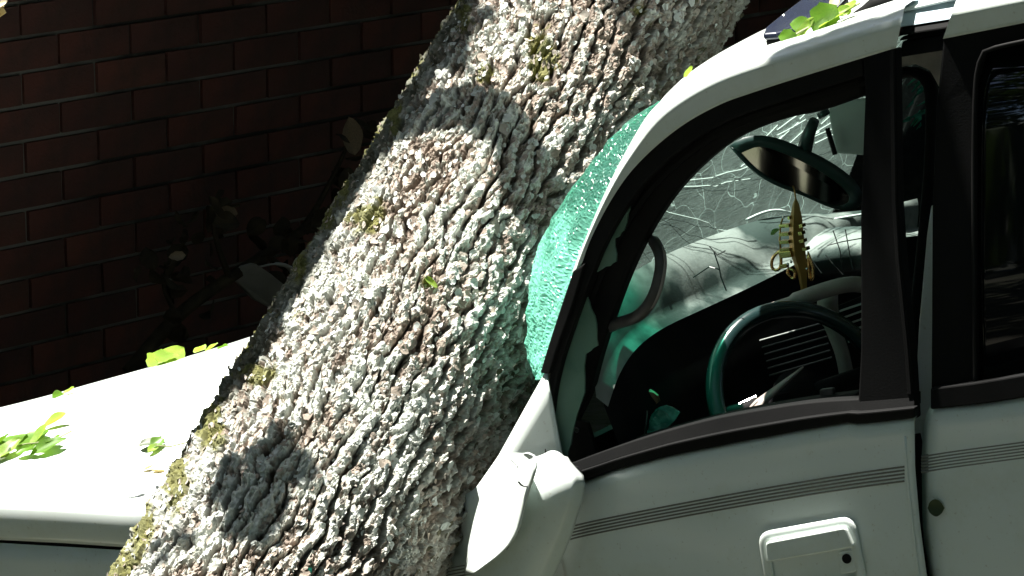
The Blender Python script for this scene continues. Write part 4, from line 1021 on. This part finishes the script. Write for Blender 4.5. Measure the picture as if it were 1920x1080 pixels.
dl.build('leaves', M['deadleaf'], br, kind='stuff')
for (x0, y0, x1, y1) in [(664, 290, 650, 215), (316, 482, 348, 478), (400, 394, 446, 402)]:
    put_leaf(br, wpx(x0, y0, .36), wpx(x1, y1, .37), unit(WNn + RNG.normal(0, .4, 3)), 'leafbrown', wid=.8)
# bark crumbs and bits of leaf scattered on the bonnet
cr_ = MB()
for k in range(130):
    x = random.uniform(-20, 470); y = random.uniform(690, 940)
    if k < 70: x = 470 - (y - 640) * .62 - abs(random.gauss(0, 45))
    if y < 785 - x * .31 + 12: continue
    p = bonnet_pt(x, y); V, Fc = random.choice(shapes); sc = random.uniform(.0012, .0042); x_ = unit(RNG.normal(0, 1, 3)); z_ = unit(ZU + RNG.normal(0, .3, 3)); z_ = unit(z_ - x_ * (z_ @ x_)); y_ = np.cross(z_, x_)
    cr_.add([p + z_ * sc * .6 + (x_ * v[0] + y_ * v[1] + z_ * v[2]) * sc for v in V], Fc, random.randrange(3))
cr_.build('bark_crumbs', [M['flake1'], M['twig'], M['flake2']], kind='stuff')

# ------------------------------------------------------------------ standing tree above, out of the picture: its boughs throw the shade
stree = empty('standing_tree', (-3.4, 6.4, 0), 'leafy standing tree whose boughs hang over the car from above', 'tree')
def along(px_, dist, hit=trunk_hit): return [hit(x, y) + SUN * dist for x, y in px_]
tk = np.array([[-3.4, 6.4, 0], [-3.35, 6.45, 1.5], [-3.2, 6.5, 3.2], [-3.0, 6.7, 5.5]])
b = MB(); b.tube(smooth(tk, 16), np.linspace(.24, .13, 16), 14); b.build('trunk', M['limb'], stree, sm=True)
tleaf = MB()
def cluster(px_, dist, n, spread, size=(.05, .085), hit=trunk_hit):
    for k in range(n):
        x, y = random.choice(px_); p = hit(x + random.gauss(0, spread), y + random.gauss(0, spread)) + SUN * (dist + random.uniform(-.25, .35))
        V, Fc = random.choice(leafs); L_ = random.uniform(*size); x_ = unit(RNG.normal(0, 1, 3)); z_ = unit(SUN + RNG.normal(0, .4, 3)); z_ = unit(z_ - x_ * (z_ @ x_)); y_ = np.cross(z_, x_)
        tleaf.add([p + (x_ * (v[0] - .5) + y_ * v[1] * 1.3 + z_ * v[2]) * L_ for v in V], Fc)
arc = along([(640, 370), (690, 320), (740, 262), (800, 226), (870, 210), (930, 226), (975, 275), (1000, 340), (1008, 410), (1015, 470)], 1.25)
b = MB(); b.tube(smooth(arc, 40), np.linspace(.062, .046, 40), 12)
b.tube(smooth([np.array([-3.1, 6.55, 3.9]), np.array([-2.0, 6.3, 4.2]), along([(560, 400)], 1.5)[0], arc[0]], 20), np.linspace(.08, .05, 20), 12)
edge = along([(905, -60), (870, 40), (800, 150), (725, 265), (660, 365), (590, 480), (520, 600), (455, 705), (430, 745)], 1.6)
b.tube(smooth(edge, 40), np.linspace(.05, .072, 40), 12)
b.tube(smooth([np.array([-3.05, 6.6, 4.6]), np.array([-2.2, 6.6, 4.7]), edge[-1] + np.array([-.5, 0, .2]), edge[-1]], 20), np.linspace(.09, .055, 20), 12)
b.build('limb', M['limb'], stree, sm=True)
cluster([(430, 930), (460, 960), (500, 900), (540, 880), (470, 1000), (500, 960)], 1.5, 85, 15)
cluster([(350, 1030), (320, 1050)], 2.0, 8, 14, (.03, .05))
cluster([(1260, 30), (1300, 80), (1290, 140), (1350, 20), (1270, 110), (1320, 20), (1250, 190), (1240, 60)], 2.0, 330, 22)
cluster([(870, 60), (850, 100), (830, 130), (890, 20)], 2.1, 40, 16)
cluster([(1015, 430), (1025, 500), (1030, 380)], 2.0, 10, 12)
rf = lambda x, y: on(x, y, .055)
cluster([(1480, 110), (1540, 90), (1600, 70), (1660, 50), (1500, 60), (1620, 40)], 3.0, 34, 24, hit=rf)
tleaf.build('shade_leaves', M['leafdark'], stree)
# unseen canopy added to block sky light, with a hole for the sun
CN = np.array([.15, 6.0, 1.3]); nc = 24000
dv = RNG.normal(0, 1, (nc, 3)); dv[:, 2] = np.abs(dv[:, 2]); dv /= np.linalg.norm(dv, axis=1)[:, None]
dv = dv[dv[:, 2] > .45]; cp = CN + dv * RNG.uniform(5.2, 8.0, len(dv))[:, None]
q = cp - np.array([-.15, 6.25, 1.3]); perp = np.linalg.norm(q - SUN * (q @ SUN)[:, None], axis=1)
cp = cp[perp > 1.78 + .15 * np.sin(np.arctan2(q[:, 1], q[:, 0]) * 5)]
t1 = RNG.normal(0, 1, cp.shape); t1 /= np.linalg.norm(t1, axis=1)[:, None]; t2 = np.cross(t1, RNG.normal(0, 1, cp.shape)); t2 /= np.linalg.norm(t2, axis=1)[:, None]
sz = RNG.uniform(.12, .26, len(cp))[:, None]
VV = np.stack([cp - t1 * sz, cp + t2 * sz * .55, cp + t1 * sz, cp - t2 * sz * .55], 1).reshape(-1, 3) - wloc(stree)
me = bpy.data.meshes.new('sky_block_canopy'); me.from_pydata(VV.tolist(), [], np.arange(len(VV)).reshape(-1, 4).tolist())
M['foliage'] = mat('foliage', (.045, .085, .02), .6, trans=.25)
me.materials.append(M['foliage']); o = bpy.data.objects.new('sky_block_canopy', me); scn.collection.objects.link(o); o.parent = stree; o['kind'] = 'stuff'

# ------------------------------------------------------------------ unseen ring of trees added round the yard to block low sky light
NL = 52000
ang = RNG.uniform(0, 2 * math.pi, NL)
az = np.floor(ang / .28) * .28 + .14
rr_ = 11 + 1.2 * np.sin(az * 7.3); hz = 11.5 + 2.2 * np.sin(az * 5.1 + 1)
dirs = RNG.normal(0, 1, (NL, 3)); dirs /= np.linalg.norm(dirs, axis=1)[:, None]
cx = np.stack([rr_ * np.sin(az), 4 - rr_ * -np.cos(az), hz * .5], 1)
ctr3 = cx + dirs * (RNG.uniform(.6, 1, NL) ** .5)[:, None] * np.stack([np.full(NL, 2.9), np.full(NL, 2.9), hz * .55], 1)
ctr3[:, 2] = np.maximum(ctr3[:, 2], .1)
t1 = RNG.normal(0, 1, (NL, 3)); t1 /= np.linalg.norm(t1, axis=1)[:, None]; t2 = np.cross(t1, RNG.normal(0, 1, (NL, 3))); t2 /= np.linalg.norm(t2, axis=1)[:, None]
sz = RNG.uniform(.2, .42, NL)[:, None]
VV = np.stack([ctr3 - t1 * sz, ctr3 + t2 * sz * .5, ctr3 + t1 * sz, ctr3 - t2 * sz * .5], 1)
keep = np.ones(NL, bool)
q = ctr3 - CAM; dd = q @ FW; keep &= ~((dd > 0) & (np.abs(q @ RT) < dd * .25) & (np.abs(q @ UP) < dd * .2) & (dd < 8))
VV = VV[keep].reshape(-1, 3); nq = len(VV) // 4
me = bpy.data.meshes.new('sky_block_trees'); me.from_pydata(VV.tolist(), [], np.arange(nq * 4).reshape(-1, 4).tolist())
me.materials.append(M['foliage']); tlo = bpy.data.objects.new('sky_block_trees', me); scn.collection.objects.link(tlo); tlo['kind'] = 'stuff'
